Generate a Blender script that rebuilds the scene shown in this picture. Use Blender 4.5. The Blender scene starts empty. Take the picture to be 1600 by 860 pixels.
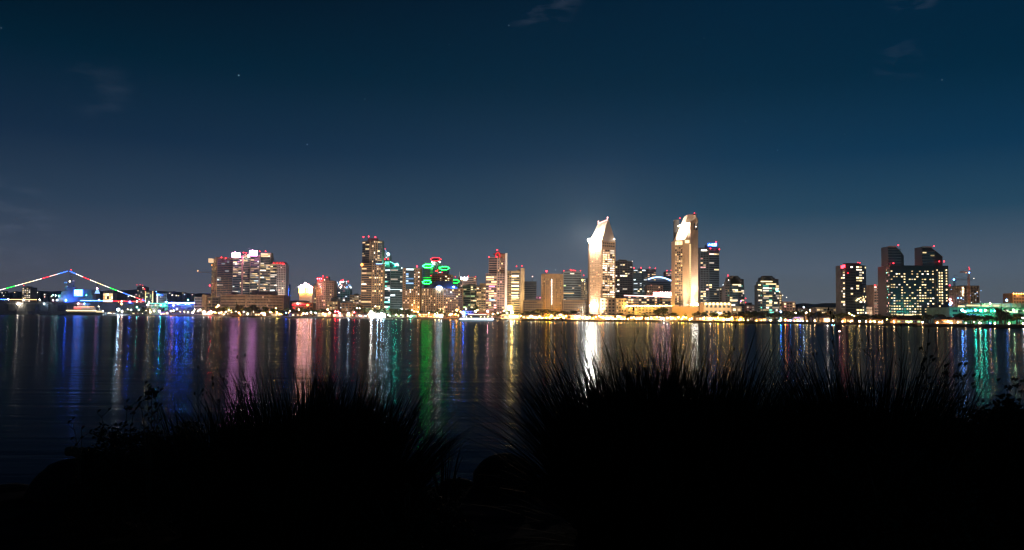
import bpy, math, random
from mathutils import Vector, Matrix, noise
random.seed(7)
rnd = random.random
def U(a, b): return a + (b - a) * rnd()
sc = bpy.context.scene
COL = sc.collection

# ---------------------------------------------------------------- camera
F, CAMH = 1340.0, 6.0
PITCH, ROLL = math.atan(64 / F), math.radians(0.5)
ROT = Matrix.Rotation(math.radians(90) + PITCH, 3, 'X') @ Matrix.Rotation(ROLL, 3, 'Z')
cam_d = bpy.data.cameras.new('camera'); cam = bpy.data.objects.new('camera', cam_d); COL.objects.link(cam)
cam.location = (0, 0, CAMH); cam.rotation_euler = ROT.to_euler()
cam_d.sensor_width = 36; cam_d.lens = F / 1600 * 36; cam_d.clip_start = .1; cam_d.clip_end = 40000
sc.camera = cam

def ray(px, py):
    return ROT @ Vector(((px - 800) / F, (430 - py) / F, -1))
def W(px, py, D):
    d = ray(px, py); t = D / d.y
    return Vector((d.x * t, D, CAMH + d.z * t))
def hor(px): return 494 + (px - 800) * math.tan(ROLL)
def GX(px, D): return W(px, hor(px), D).x
def ZH(px, py, D): return W(px, py, D).z

# ---------------------------------------------------------------- sky
world = bpy.data.worlds.new('World'); sc.world = world; world.use_nodes = True
nt = world.node_tree; nt.nodes.clear(); N = nt.nodes.new; Lk = nt.links.new
out = N('ShaderNodeOutputWorld'); bg = N('ShaderNodeBackground'); Lk(bg.outputs[0], out.inputs[0])
tc = N('ShaderNodeTexCoord'); sx = N('ShaderNodeSeparateXYZ'); Lk(tc.outputs['Generated'], sx.inputs[0])
def wm(op, a, b=None, c=None):
    n = N('ShaderNodeMath'); n.operation = op
    for i, v in enumerate((a, b, c)):
        if v is None: continue
        if isinstance(v, (int, float)): n.inputs[i].default_value = v
        else: Lk(v, n.inputs[i])
    return n.outputs[0]
def ramp(fac, stops):
    r = N('ShaderNodeValToRGB'); Lk(fac, r.inputs[0]); r.color_ramp.interpolation = 'EASE' if len(stops) < 3 else 'LINEAR'
    while len(r.color_ramp.elements) < len(stops): r.color_ramp.elements.new(.5)
    for e, (p, c) in zip(r.color_ramp.elements, stops): e.position = p; e.color = (*c, 1)
    return r.outputs[0]
def srgb(r, g, b):
    f = lambda v: (v / 255 / 12.92) if v <= 10 else ((v / 255 + .055) / 1.055) ** 2.4
    return (f(r), f(g), f(b))
elev = wm('ABSOLUTE', sx.outputs[2])
left = ramp(elev, [(0, srgb(90, 91, 100)), (.035, srgb(80, 85, 99)), (.07, srgb(64, 76, 95)), (.118, srgb(42, 62, 84)), (.186, srgb(19, 43, 67)),
                   (.27, srgb(0, 31, 50)), (.35, srgb(0, 15, 29)), (1, srgb(0, 6, 12))])
right = ramp(elev, [(0, srgb(94, 102, 114)), (.03, srgb(91, 102, 113)), (.055, srgb(84, 99, 116)), (.118, srgb(36, 71, 95)), (.18, srgb(10, 53, 82)),
                    (.26, srgb(0, 39, 63)), (.36, srgb(0, 32, 55)), (1, srgb(0, 10, 20))])
side = N('ShaderNodeMapRange'); Lk(sx.outputs[0], side.inputs[0]); side.inputs[1].default_value = -.5; side.inputs[2].default_value = .25
mx = N('ShaderNodeMix'); mx.data_type = 'RGBA'; Lk(side.outputs[0], mx.inputs[0]); Lk(left, mx.inputs[6]); Lk(right, mx.inputs[7])
sky = mx.outputs[2]
def dotdir(px, py):
    d = ray(px, py).normalized(); n = N('ShaderNodeVectorMath'); n.operation = 'DOT_PRODUCT'
    Lk(tc.outputs['Generated'], n.inputs[0]); n.inputs[1].default_value = d; return n.outputs['Value']
def addc(base, fac, c):
    m = N('ShaderNodeMix'); m.data_type = 'RGBA'; m.blend_type = 'ADD'; m.clamp_factor = False
    Lk(fac, m.inputs[0]); Lk(base, m.inputs[6]); m.inputs[7].default_value = (*c, 1); return m.outputs[2]
# thin wisps of cloud
nz = N('ShaderNodeTexNoise'); nz.inputs['Scale'].default_value = 22; nz.inputs['Detail'].default_value = 7; nz.inputs['Roughness'].default_value = .62
mpv = N('ShaderNodeMapping'); mpv.inputs['Scale'].default_value = (1, 1, 3.4); Lk(tc.outputs['Generated'], mpv.inputs[0]); Lk(mpv.outputs[0], nz.inputs[0])
nfac = N('ShaderNodeMapRange'); Lk(nz.outputs['Fac'], nfac.inputs[0]); nfac.inputs[1].default_value = .47; nfac.inputs[2].default_value = .72
for (px, py, r, s) in ((845, -16, .055, .3), (15, 355, .06, .22), (1405, 95, .03, .16), (155, 140, .04, .10), (1425, -12, .03, .3)):
    m = N('ShaderNodeMapRange'); m.interpolation_type = 'SMOOTHSTEP'; Lk(dotdir(px, py), m.inputs[0])
    m.inputs[1].default_value = math.cos(r); m.inputs[2].default_value = 1.0
    sky = addc(sky, wm('MULTIPLY', wm('MULTIPLY', m.outputs[0], nfac.outputs[0]), s), (.09, .10, .13))
for (px, py, s) in ((373, 118, 1.2), (480, 226, .8), (795, 40, .3), (1165, 190, .25), (1472, 125, .25), (1215, 235, .3), (2, 44, .3),
                    (868, 422, .6), (702, 70, .18), (570, 155, .16), (1100, 60, .12), (1320, 210, .14), (250, 90, .12)):
    m = N('ShaderNodeMapRange'); Lk(dotdir(px, py), m.inputs[0])
    m.inputs[1].default_value = math.cos(.0009); m.inputs[2].default_value = math.cos(.0004)
    sky = addc(sky, wm('MULTIPLY', m.outputs[0], s * .4), (.8, .9, 1))
Lk(sky, bg.inputs[0]); bg.inputs[1].default_value = 1.0

sc.view_settings.view_transform = 'Standard'; sc.view_settings.look = 'None'
sc.view_settings.exposure = 0; sc.view_settings.gamma = 1; sc.view_settings.use_curve_mapping = False
sc.render.engine = 'CYCLES'
cy = sc.cycles
cy.max_bounces = 4; cy.diffuse_bounces = 2; cy.glossy_bounces = 3; cy.transmission_bounces = 2
cy.sample_clamp_indirect = 6; cy.sample_clamp_direct = 0; cy.use_light_tree = True
cy.use_denoising = True
try: cy.denoiser = 'OPENIMAGEDENOISE'; cy.denoising_input_passes = 'RGB_ALBEDO_NORMAL'
except Exception: pass
cy.caustics_reflective = False; cy.caustics_refractive = False
cy.filter_width = 1.25

# ---------------------------------------------------------------- materials
MAT = {}
def pmat(name, color, rough=.7, metal=0, var=.25, scale=.15, spec=.5, bump=0):
    if name in MAT: return MAT[name]
    m = bpy.data.materials.new(name); m.use_nodes = True; t = m.node_tree; b = t.nodes['Principled BSDF']
    b.inputs['Roughness'].default_value = rough; b.inputs['Metallic'].default_value = metal
    b.inputs['Specular IOR Level'].default_value = spec
    n = t.nodes.new('ShaderNodeTexNoise'); n.inputs['Scale'].default_value = scale; n.inputs['Detail'].default_value = 5
    tcn = t.nodes.new('ShaderNodeTexCoord'); t.links.new(tcn.outputs['Object'], n.inputs[0])
    r = t.nodes.new('ShaderNodeValToRGB'); r.color_ramp.elements[0].position = .3; r.color_ramp.elements[1].position = .7
    r.color_ramp.elements[0].color = (*[c * (1 - var) for c in color], 1); r.color_ramp.elements[1].color = (*[min(1, c * (1 + var)) for c in color], 1)
    t.links.new(n.outputs['Fac'], r.inputs[0]); t.links.new(r.outputs[0], b.inputs['Base Color'])
    if bump:
        bp = t.nodes.new('ShaderNodeBump'); bp.inputs['Strength'].default_value = bump; t.links.new(n.outputs['Fac'], bp.inputs['Height']); t.links.new(bp.outputs[0], b.inputs['Normal'])
    MAT[name] = m; return m
LC = dict(peach=(1, .66, .46), warm=(1, .64, .36), white=(1, .85, .68), cool=(.78, .93, 1), yellow=(1, .73, .36), orange=(1, .47, .16), amber=(1, .5, .05), red=(1, .02, .035),
          pink=(1, .34, .62), rose=(1, .5, .45), teal=(.2, 1, .75), blue=(.03, .12, 1), sky=(.3, .55, 1), green=(.01, 1, .06), ltgreen=(.7, 1, .45), violet=(.5, .25, 1))
SAT = dict(warm=(1, .5, .18), yellow=(1, .54, .11), orange=(1, .31, .05), amber=(1, .4, .02), white=(1, .78, .55), pink=(1, .3, .62), rose=(1, .38, .36), cool=(.7, .92, 1), teal=(.05, 1, .62), sky=(.12, .38, 1))
def em(color, s):
    key = 'lit_%s_%g' % (color, s)
    col = SAT.get(color, LC[color]) if s >= 6 else LC[color]
    if key in MAT: return MAT[key]
    m = bpy.data.materials.new(key); m.use_nodes = True; t = m.node_tree; t.nodes.clear()
    e = t.nodes.new('ShaderNodeEmission'); o = t.nodes.new('ShaderNodeOutputMaterial'); t.links.new(e.outputs[0], o.inputs[0])
    e.inputs[0].default_value = (*col, 1); e.inputs[1].default_value = s
    MAT[key] = m; return m
G_DARK = pmat('dark_glass', (.12, .16, .2), .2, .6, .2, .1, .8)
G_TEAL = pmat('teal_glass', (.12, .24, .28), .22, .6, .2, .1, .8)
CONC = pmat('pale_concrete', (.42, .38, .33), .85)
BEIGE = pmat('beige_stone', (.45, .36, .26), .85)
TAN = pmat('tan_brick', (.36, .24, .14), .85)
ROSE = pmat('rose_render', (.45, .32, .28), .85)
GREY = pmat('grey_concrete', (.22, .23, .24), .85)
WHITE = pmat('white_paint', (.75, .75, .75), .6, var=.08)
DARK = pmat('dark_cladding', (.1, .12, .14), .5, .3)
BLUED = pmat('blue_grey_cladding', (.16, .23, .29), .45, .3)
STEEL = pmat('painted_steel', (.18, .18, .19), .5, .3)
NAVY = pmat('haze_grey_paint', (.2, .22, .24), .6)
ROOFR = pmat('dark_red_roof', (.2, .05, .04), .7)
BARK = pmat('bark', (.06, .045, .03), .9, scale=3)
LEAF = pmat('foliage', (.055, .075, .025), .8, var=.5, scale=1.5)
LEAF2 = pmat('dry_foliage', (.09, .085, .03), .8, var=.5, scale=1.5)
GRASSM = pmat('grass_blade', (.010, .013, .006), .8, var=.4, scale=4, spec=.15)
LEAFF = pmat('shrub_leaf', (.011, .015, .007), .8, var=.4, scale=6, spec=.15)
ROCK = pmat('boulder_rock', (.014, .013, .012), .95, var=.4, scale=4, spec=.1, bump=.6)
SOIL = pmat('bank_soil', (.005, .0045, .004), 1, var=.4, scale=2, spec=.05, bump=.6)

# ---------------------------------------------------------------- object helpers
def tag(o, label=None, cat=None, group=None, kind=None):
    if label: o['label'] = label
    if cat: o['category'] = cat
    if group: o['group'] = group
    if kind: o['kind'] = kind
    return o
def empty(name, loc, label, cat, group=None, rz=0):
    o = bpy.data.objects.new(name, None); COL.objects.link(o); o.location = loc; o.rotation_euler = (0, 0, rz)
    o.empty_display_size = 1
    return tag(o, label, cat, group)
def link(name, mesh, parent=None, loc=(0, 0, 0), scale=(1, 1, 1), rz=0):
    o = bpy.data.objects.new(name, mesh); COL.objects.link(o)
    if parent: o.parent = parent
    o.location = loc; o.scale = scale; o.rotation_euler = (0, 0, rz)
    return o
class MB:
    """collects faces in world coordinates"""
    def __init__(s): s.v = []; s.f = []; s.m = []; s.mats = []
    def mi(s, m):
        if m not in s.mats: s.mats.append(m)
        return s.mats.index(m)
    def poly(s, pts, m):
        k = len(s.v); s.v += [tuple(p) for p in pts]; s.f.append(tuple(range(k, k + len(pts)))); s.m.append(s.mi(m))
    def prism(s, pts, z0, z1, m, mtop=None):
        """pts: list of (x,y); z0,z1 scalars or lists per vertex"""
        n = len(pts); k = len(s.v)
        zz0 = z0 if isinstance(z0, (list, tuple)) else [z0] * n; zz1 = z1 if isinstance(z1, (list, tuple)) else [z1] * n
        s.v += [(p[0], p[1], z) for p, z in zip(pts, zz0)] + [(p[0], p[1], z) for p, z in zip(pts, zz1)]
        mi = s.mi(m); mt = s.mi(mtop or m)
        s.f.append(tuple(range(k + n - 1, k - 1, -1))); s.m.append(mi)
        s.f.append(tuple(range(k + n, k + 2 * n))); s.m.append(mt)
        for i in range(n):
            j = (i + 1) % n; s.f.append((k + i, k + j, k + n + j, k + n + i)); s.m.append(mi)
    def box(s, x0, x1, y0, y1, z0, z1, m): s.prism([(x0, y0), (x1, y0), (x1, y1), (x0, y1)], z0, z1, m)
    def obox(s, c, u, w, d, z0, z1, m):
        """box centred at c(xy), along u(xy unit), width w, depth d"""
        nx, ny = -u[1], u[0]; P = []
        for a, b in ((-.5, -.5), (.5, -.5), (.5, .5), (-.5, .5)): P.append((c[0] + u[0] * a * w + nx * b * d, c[1] + u[1] * a * w + ny * b * d))
        s.prism(P, z0, z1, m)
    def tube(s, a, b, r0, r1, m, n=6, cap=True):
        a = Vector(a); b = Vector(b); d = (b - a).normalized(); x = d.orthogonal().normalized(); y = d.cross(x); k = len(s.v)
        for p, r in ((a, r0), (b, r1)):
            for i in range(n):
                t = 2 * math.pi * i / n; s.v.append(tuple(p + x * math.cos(t) * r + y * math.sin(t) * r))
        mi = s.mi(m)
        for i in range(n): j = (i + 1) % n; s.f.append((k + i, k + j, k + n + j, k + n + i)); s.m.append(mi)
        if cap: s.f.append(tuple(range(k + n - 1, k - 1, -1))); s.m.append(mi); s.f.append(tuple(range(k + n, k + 2 * n))); s.m.append(mi)
    def ball(s, c, r, m, n=8, h=5, sz=1):
        k = len(s.v); mi = s.mi(m); s.v.append((c[0], c[1], c[2] - r * sz))
        for j in range(1, h):
            t = math.pi * j / h
            for i in range(n): p = 2 * math.pi * i / n; s.v.append((c[0] + r * math.sin(t) * math.cos(p), c[1] + r * math.sin(t) * math.sin(p), c[2] - r * sz * math.cos(t)))
        s.v.append((c[0], c[1], c[2] + r * sz)); e = len(s.v) - 1
        for i in range(n):
            q = (i + 1) % n; s.f.append((k, k + 1 + q, k + 1 + i)); s.m.append(mi); s.f.append((e, e - n + i, e - n + q)); s.m.append(mi)
            for j in range(h - 2): o = k + 1 + j * n; s.f.append((o + i, o + q, o + n + q, o + n + i)); s.m.append(mi)
    def mesh(s, name, origin=(0, 0, 0)):
        me = bpy.data.meshes.new(name); ox, oy, oz = origin
        me.from_pydata([(x - ox, y - oy, z - oz) for x, y, z in s.v], [], s.f)
        for m in s.mats: me.materials.append(m)
        if len(s.mats) > 1: me.polygons.foreach_set('material_index', s.m)
        me.update(); return me
    def build(s, name, parent=None, **kw):
        if parent: return link(name, s.mesh(name, parent.location), parent)
        xs = [v[0] for v in s.v]; ys = [v[1] for v in s.v]; zs = [v[2] for v in s.v]
        o = ((min(xs) + max(xs)) / 2, (min(ys) + max(ys)) / 2, min(zs))
        return tag(link(name, s.mesh(name, o), None, o), **kw)

_unit = {}
def unit_window(mat):
    if mat.name not in _unit:
        b = MB(); b.box(-.5, .5, -.14, 0, -.5, .5, mat); _unit[mat.name] = b.mesh('window_pane')
    return _unit[mat.name]
def unit_ball(mat):
    k = 'b' + mat.name
    if k not in _unit:
        b = MB(); b.ball((0, 0, 0), 1, mat, 8, 6); _unit[k] = b.mesh('globe')
        for p in _unit[k].polygons: p.use_smooth = True
    return _unit[k]
def rel(p, parent): return (p[0] - parent.location.x, p[1] - parent.location.y, p[2] - parent.location.z)
def ball(name, parent, p, r, color, s):
    if name == 'beacon': r *= .62; s = s * .8 + 1
    elif name in ('lamp_globe', 'deck_lamp', 'flood_lamp', 'eave_lamp', 'roof_lamp'): r *= .6; s = min(s * (24 if color in ('orange', 'amber') else 30 if color in ('warm', 'yellow', 'white') else 42), 1400 if color == 'blue' else 120 if name == 'deck_lamp' else 900)
    return link(name, unit_ball(em(color, s)), parent, rel(p, parent), (r, r, r))
def beacon(parent, px, py, D, r=.9, color='red', s=9, name='beacon'):
    return ball(name, parent, W(px, py, D), r, color, s)

# ---------------------------------------------------------------- terrain and water
LANDZ = 2.4
SH = [(-900, 2600), (-300, 2200), (0, 2000), (100, 1900), (185, 1750), (300, 1560), (380, 1400), (500, 1230), (620, 1260), (700, 1320), (760, 1150), (850, 1040), (940, 1010),
      (1060, 1060), (1100, 985), (1200, 940), (1280, 905), (1340, 815), (1400, 773), (1500, 715), (1600, 668), (1750, 600), (2100, 480), (2600, 380)]
def shore(px):
    for (a, da), (b, db) in zip(SH, SH[1:]):
        if a <= px <= b: return da + (db - da) * (px - a) / (b - a)
    return 1000
lm = pmat('city_ground', (.05, .05, .045), .95, scale=.05); rr = pmat('riprap', (.03, .03, .03), 1, var=.5, scale=.6, bump=.8)
b = MB(); pr = None
for i in range(-90, 261):
    px = i * 10; D = shore(px) + noise.noise((px * .03, 0, 0)) * 3; X0 = GX(px, D); X1 = GX(px, D) + 0
    cur = [(X0, D - 3, -1), (X0, D, .6 + noise.noise((px * .11, 3, 0)) * .5), (X0, D + 5, LANDZ), (X0, 5000, LANDZ)]
    if pr:
        for j in range(3): b.poly([pr[j], cur[j], cur[j + 1], pr[j + 1]], rr if j < 2 else lm)
    pr = cur
b.build('city_shore_ground', kind='structure')

def water_mat():
    m = bpy.data.materials.new('bay_water'); m.use_nodes = True; t = m.node_tree; t.nodes.clear(); n_ = t.nodes.new; l_ = t.links.new
    o = n_('ShaderNodeOutputMaterial'); mixn = n_('ShaderNodeMixShader'); df = n_('ShaderNodeBsdfDiffuse'); gl = n_('ShaderNodeBsdfGlossy'); fr = n_('ShaderNodeFresnel')
    df.inputs[0].default_value = (.001, .004, .007, 1); gl.inputs[0].default_value = (.13, .158, .19, 1); fr.inputs[0].default_value = 1.33
    tcn = n_('ShaderNodeTexCoord'); hs = None
    for (sx_, sy_, det, amp) in ((.07, .7, 4, 1.0), (.03, .16, 3, 2.8), (.008, .05, 2, 2.6)):
        mp = n_('ShaderNodeMapping'); mp.inputs['Scale'].default_value = (sx_, sy_, 1); mp.inputs['Rotation'].default_value = (0, 0, sx_ * .6); l_(tcn.outputs['Object'], mp.inputs[0])
        n = n_('ShaderNodeTexNoise'); n.inputs['Scale'].default_value = 1; n.inputs['Detail'].default_value = det; n.inputs['Roughness'].default_value = .6; n.inputs['Distortion'].default_value = .6
        l_(mp.outputs[0], n.inputs[0])
        mu = n_('ShaderNodeMath'); mu.operation = 'MULTIPLY'; mu.inputs[1].default_value = amp; l_(n.outputs['Fac'], mu.inputs[0])
        if hs:
            a = n_('ShaderNodeMath'); l_(hs, a.inputs[0]); l_(mu.outputs[0], a.inputs[1]); hs = a.outputs[0]
        else: hs = mu.outputs[0]
    # patches where the breeze roughens the surface
    mp = n_('ShaderNodeMapping'); mp.inputs['Scale'].default_value = (.004, .02, 1); l_(tcn.outputs['Object'], mp.inputs[0]); n = n_('ShaderNodeTexNoise'); n.inputs['Scale'].default_value = 1; n.inputs['Detail'].default_value = 4; l_(mp.outputs[0], n.inputs[0])
    rg = n_('ShaderNodeMapRange'); l_(n.outputs['Fac'], rg.inputs[0]); rg.inputs[1].default_value = .3; rg.inputs[2].default_value = .7; rg.inputs[3].default_value = .115; rg.inputs[4].default_value = .165; l_(rg.outputs[0], gl.inputs['Roughness'])
    bp = n_('ShaderNodeBump'); bp.inputs['Strength'].default_value = 1; bp.inputs['Distance'].default_value = .04
    l_(hs, bp.inputs['Height']); l_(bp.outputs[0], gl.inputs['Normal']); l_(fr.outputs[0], mixn.inputs[0]); l_(df.outputs[0], mixn.inputs[1]); l_(gl.outputs[0], mixn.inputs[2]); l_(mixn.outputs[0], o.inputs[0])
    return m
b = MB(); b.poly([(-5200, -200, 0), (5200, -200, 0), (5200, 5000, 0), (-5200, 5000, 0)], water_mat())
tag(link('bay_water', b.mesh('bay_water')), kind='structure')

def ridge(name, pts, D, mat, back=900):
    b = MB(); pr = None
    px = pts[0][0]
    while px <= pts[-1][0]:
        for (a, ya), (c, yc) in zip(pts, pts[1:]):
            if a <= px <= c: y = ya + (yc - ya) * (px - a) / (c - a)
        y -= 2.2 * noise.fractal((px * .045, D * .01, 0), .9, 2.0, 5) + .8 * noise.noise((px * .31, 1, 1))
        P = W(px, y, D); cur = [(P.x, D - 900, LANDZ - .5), (P.x, D - 300, P.z * .72), (P.x, D, P.z), (P.x * 1.1, D + back, LANDZ - .5)]
        if pr:
            for j in range(3): b.poly([pr[j], cur[j], cur[j + 1], pr[j + 1]], mat)
        pr = cur; px += 3
    b.build(name, kind='structure')
hm = pmat('wooded_hill', (.16, .18, .17), 1, var=.6, scale=.01, spec=0)
ridge('hills', [(-300, 460), (0, 458), (60, 455), (150, 455), (220, 453), (300, 458), (360, 462), (480, 470), (600, 474), (900, 476), (1150, 478), (1230, 476),
                (1290, 474), (1330, 474), (1420, 478), (1700, 482), (2000, 486)], 4000, hm)

# ---------------------------------------------------------------- generic facade / building
MAXW = 100
PEND = []
class Bld:
    def __init__(s, label, cat, px, D, group=None, name='building'):
        s.root = empty(name, (GX(px, D), D, LANDZ - .3), label, cat, group); s.wins = []; s.wall = MB(); s.wallmat = None; s.px = px; s.D = D
    def z(s, py, px=None, D=None): return ZH(px or s.px, py, D or s.D)
    def body(s, front, z1, wall, depth=25, z0=None, roof=None, parapet=True):
        P = [(GX(p, d), d) for p, d in front]; mxd = max(p[1] for p in P) + depth
        poly = P + [(P[-1][0] * mxd / P[-1][1] * .997 if P[-1][0] > 0 else P[-1][0], mxd), (P[0][0] if P[0][0] > 0 else P[0][0] * mxd / P[0][1] * .997, mxd)]
        s.wall.prism(poly, s.root.location.z if z0 is None else z0, z1, wall, roof or DARK)
        s.wallmat = wall; return P
    def face(s, A, B, z0, z1, cw=4.2, rh=3.5, wf=.6, hf=.5, p=.3, cols=(('warm', 3), ('white', 2)), lv=(.25, .8, 2.2), run=1, m=.03, style='', glass=None,
             skip=0, rows=None, ncol=None, slab=None, off=0):
        A = Vector((A[0], A[1])); B = Vector((B[0], B[1])); L = (B - A).length; u = (B - A) / L; n = Vector((u.y, -u.x))
        nc = ncol or max(1, round(L * (1 - 2 * m) / cw)); nr = rows or max(1, round((z1 - z0) / rh)); h = (z1 - z0) / nr; w = L * (1 - 2 * m) / nc
        cs = [c for c, k in cols for _ in range(k)]; glass = glass or G_DARK
        sm = slab or s.wallmat
        if 'slab' in style:
            for r in range(nr + 1):
                c = (A + B) / 2 + n * .45; s.wall.obox(c, u, L + .4, .9, z0 + r * h - .32, z0 + r * h + .32, sm)
        if 'fin' in style:
            for c in range(nc + 1):
                q = A + u * (L * m + c * w) + n * .35; s.wall.obox(q, u, w * (1 - wf) * .8, .7, z0, z1, sm)
        for r in range(nr):
            c = 0; rowp = p * U(.6, 1.8)
            while c < nc:
                k = 1; lit = rnd() < rowp
                if lit and run > 1: k = min(nc - c, random.randint(1, run))
                elif wf > .97: k = min(nc - c, random.randint(2, 4))
                if rnd() >= skip or lit:
                    q = A + u * (L * m + (c + k / 2) * w) + n * (.06 + off); zc = z0 + (r + .5) * h
                    ww = w * (k - 1 + wf) if wf < 1 else w * k
                    mat = em(random.choice(cs), round(1.35 * random.choices(lv, (4, 4, 2))[0], 2)) if lit else glass
                    s.wins.append((lit, q.x, q.y, zc, ww * (.96 if wf >= 1 else 1), h * hf, math.atan2(u.y, u.x), mat))
                c += k
        return s
    def done(s):
        s.wall.build('wall', s.root)
        random.shuffle(s.wins); s.wins.sort(key=lambda t: (-t[0], -t[4] * t[5]))
        for (lit, x, y, z, w, h, a, m) in s.wins[:MAXW]:
            link('window', unit_window(m), s.root, rel((x, y, z), s.root), (w, 1, h), a)
        rest = s.wins[MAXW:]
        if rest:
            b = MB()
            for (lit, x, y, z, w, h, a, m) in rest:
                u = (math.cos(a), math.sin(a)); b.obox((x + u[1] * .07, y - u[0] * .07), u, w, .14, z - h / 2, z + h / 2, m)
            tag(b.build('windows', s.root), kind='stuff')
        return s.root

ADDED_LAMPS = []
def added_flood(px, D, tgt, energy, color, ang=70, z=7):
    """added mast and spot, put in to brighten the facades"""
    x = GX(px, D); o = empty('floodlight', (x, D, LANDZ), None, 'floodlight')
    b = MB(); b.tube((0, 0, 0), (0, 0, z - .4), .12, .08, STEEL); link('pole', b.mesh('pole'), o)
    b = MB(); b.box(-.5, .5, -.35, .35, -.35, .1, STEEL); b.box(-.42, .42, -.3, .3, .101, .14, em(color, 3)); link('added_head', b.mesh('added_head'), o, (0, 0, z))
    l = bpy.data.lights.new('added_beam', 'SPOT'); l.energy = energy * (1.3 if energy < 400000 else .9); l.color = LC[color]; l.spot_size = math.radians(ang); l.spot_blend = 1; l.shadow_soft_size = 2
    lo = bpy.data.objects.new('added_beam', l); COL.objects.link(lo); lo.parent = o; lo.location = (0, 0, z + .6)
    d = Vector(tgt) - Vector((x, D, LANDZ + z + .6)); lo.rotation_euler = d.to_track_quat('-Z', 'Y').to_euler()
    ADDED_LAMPS.append(('added floodlight on a mast', px, o)); return o

def simple(label, cat, x0, x1, ytop, D, wall, xc=None, dd=18, depth=25, fl=None, f2=None, base=None, beacons=(), pent=None, name='building', face=None, roofbox=True, flcol='warm', **kw):
    """box tower; xc = px of a front corner (two faces), kw = facade settings for face one, f2 overrides for the second"""
    xm = (x0 + x1) / 2; B = Bld(label, cat, xm, D, name=name); z1 = B.z(ytop); z0 = B.root.location.z
    fr = [(x0, D), (x1, D)] if xc is None else [(x0, D + dd * (1 if (xc - x0) < (x1 - xc) * 3 else .4)), (xc, D), (x1, D + dd)]
    P = B.body(fr, z1, wall, depth)
    for i, (a, b2) in enumerate(zip(P, P[1:])):
        k = dict(kw);
        if i == 1 and f2: k.update(f2)
        B.face(a, b2, z0 + 1, z1 - 1.5, **k)
    w = abs(P[-1][0] - P[0][0]); cx = (P[0][0] + P[-1][0]) / 2
    # parapet and roof plant
    if roofbox:
        r = MB(); r.box(cx - w * U(.2, .32), cx + w * U(.15, .3), D + 8, D + 8 + depth * .5, z1 - .2, z1 + U(2.2, 4), GREY)
        for k in range(3): q = cx + w * U(-.3, .3); r.box(q, q + 1.6, D + 5, D + 7, z1 - .2, z1 + U(1, 2), STEEL)
        r.build('roof_plant', B.root)
    for bc in beacons: beacon(B.root, bc[0], bc[1], D + 2, *(bc[2:]))
    B.P = P; B.z1 = z1
    if fl is None and (x1 - x0) > 6: fl = max(2500, 8 * max(z1, 20) ** 1.9) * (.55 if D > 1600 else 1); flcol = 'white'  # buildings without a set one get an added white fill light
    if fl: added_flood(xm, max(shore(xm) + 12, D - 65), (cx, D, z1 * .62), fl, flcol, 80)
    return B

# ================================================================ CITY, left to right
# far hospital on the ridge
B = simple('pale hospital block lit on the far ridge above the carrier stern', 'hospital', 33, 47, 449, 2950, CONC, p=.7, cw=7, rh=6, lv=(.5, 1, 2), cols=(('white', 2), ('yellow', 1)), beacons=((37, 446.5, 2, 'red', 8),), depth=40); B.done()
B = simple('small dim block on the far ridge right of the hospital', 'building', 44, 50, 452, 2980, GREY, p=.4, cw=7, rh=6); B.done()
B = simple('square hilltop hotel with red rooftop lights and a bright corner stair', 'hotel', 213, 224, 448, 2900, GREY, p=.35, cw=6, rh=5, beacons=((214, 445.5, 1.8, 'red', 6), (219, 445, 1.8, 'red', 6), (223, 446, 1.8, 'red', 6), (226, 452, 2.8, 'red', 8)), depth=40, fl=None); B.done()

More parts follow.
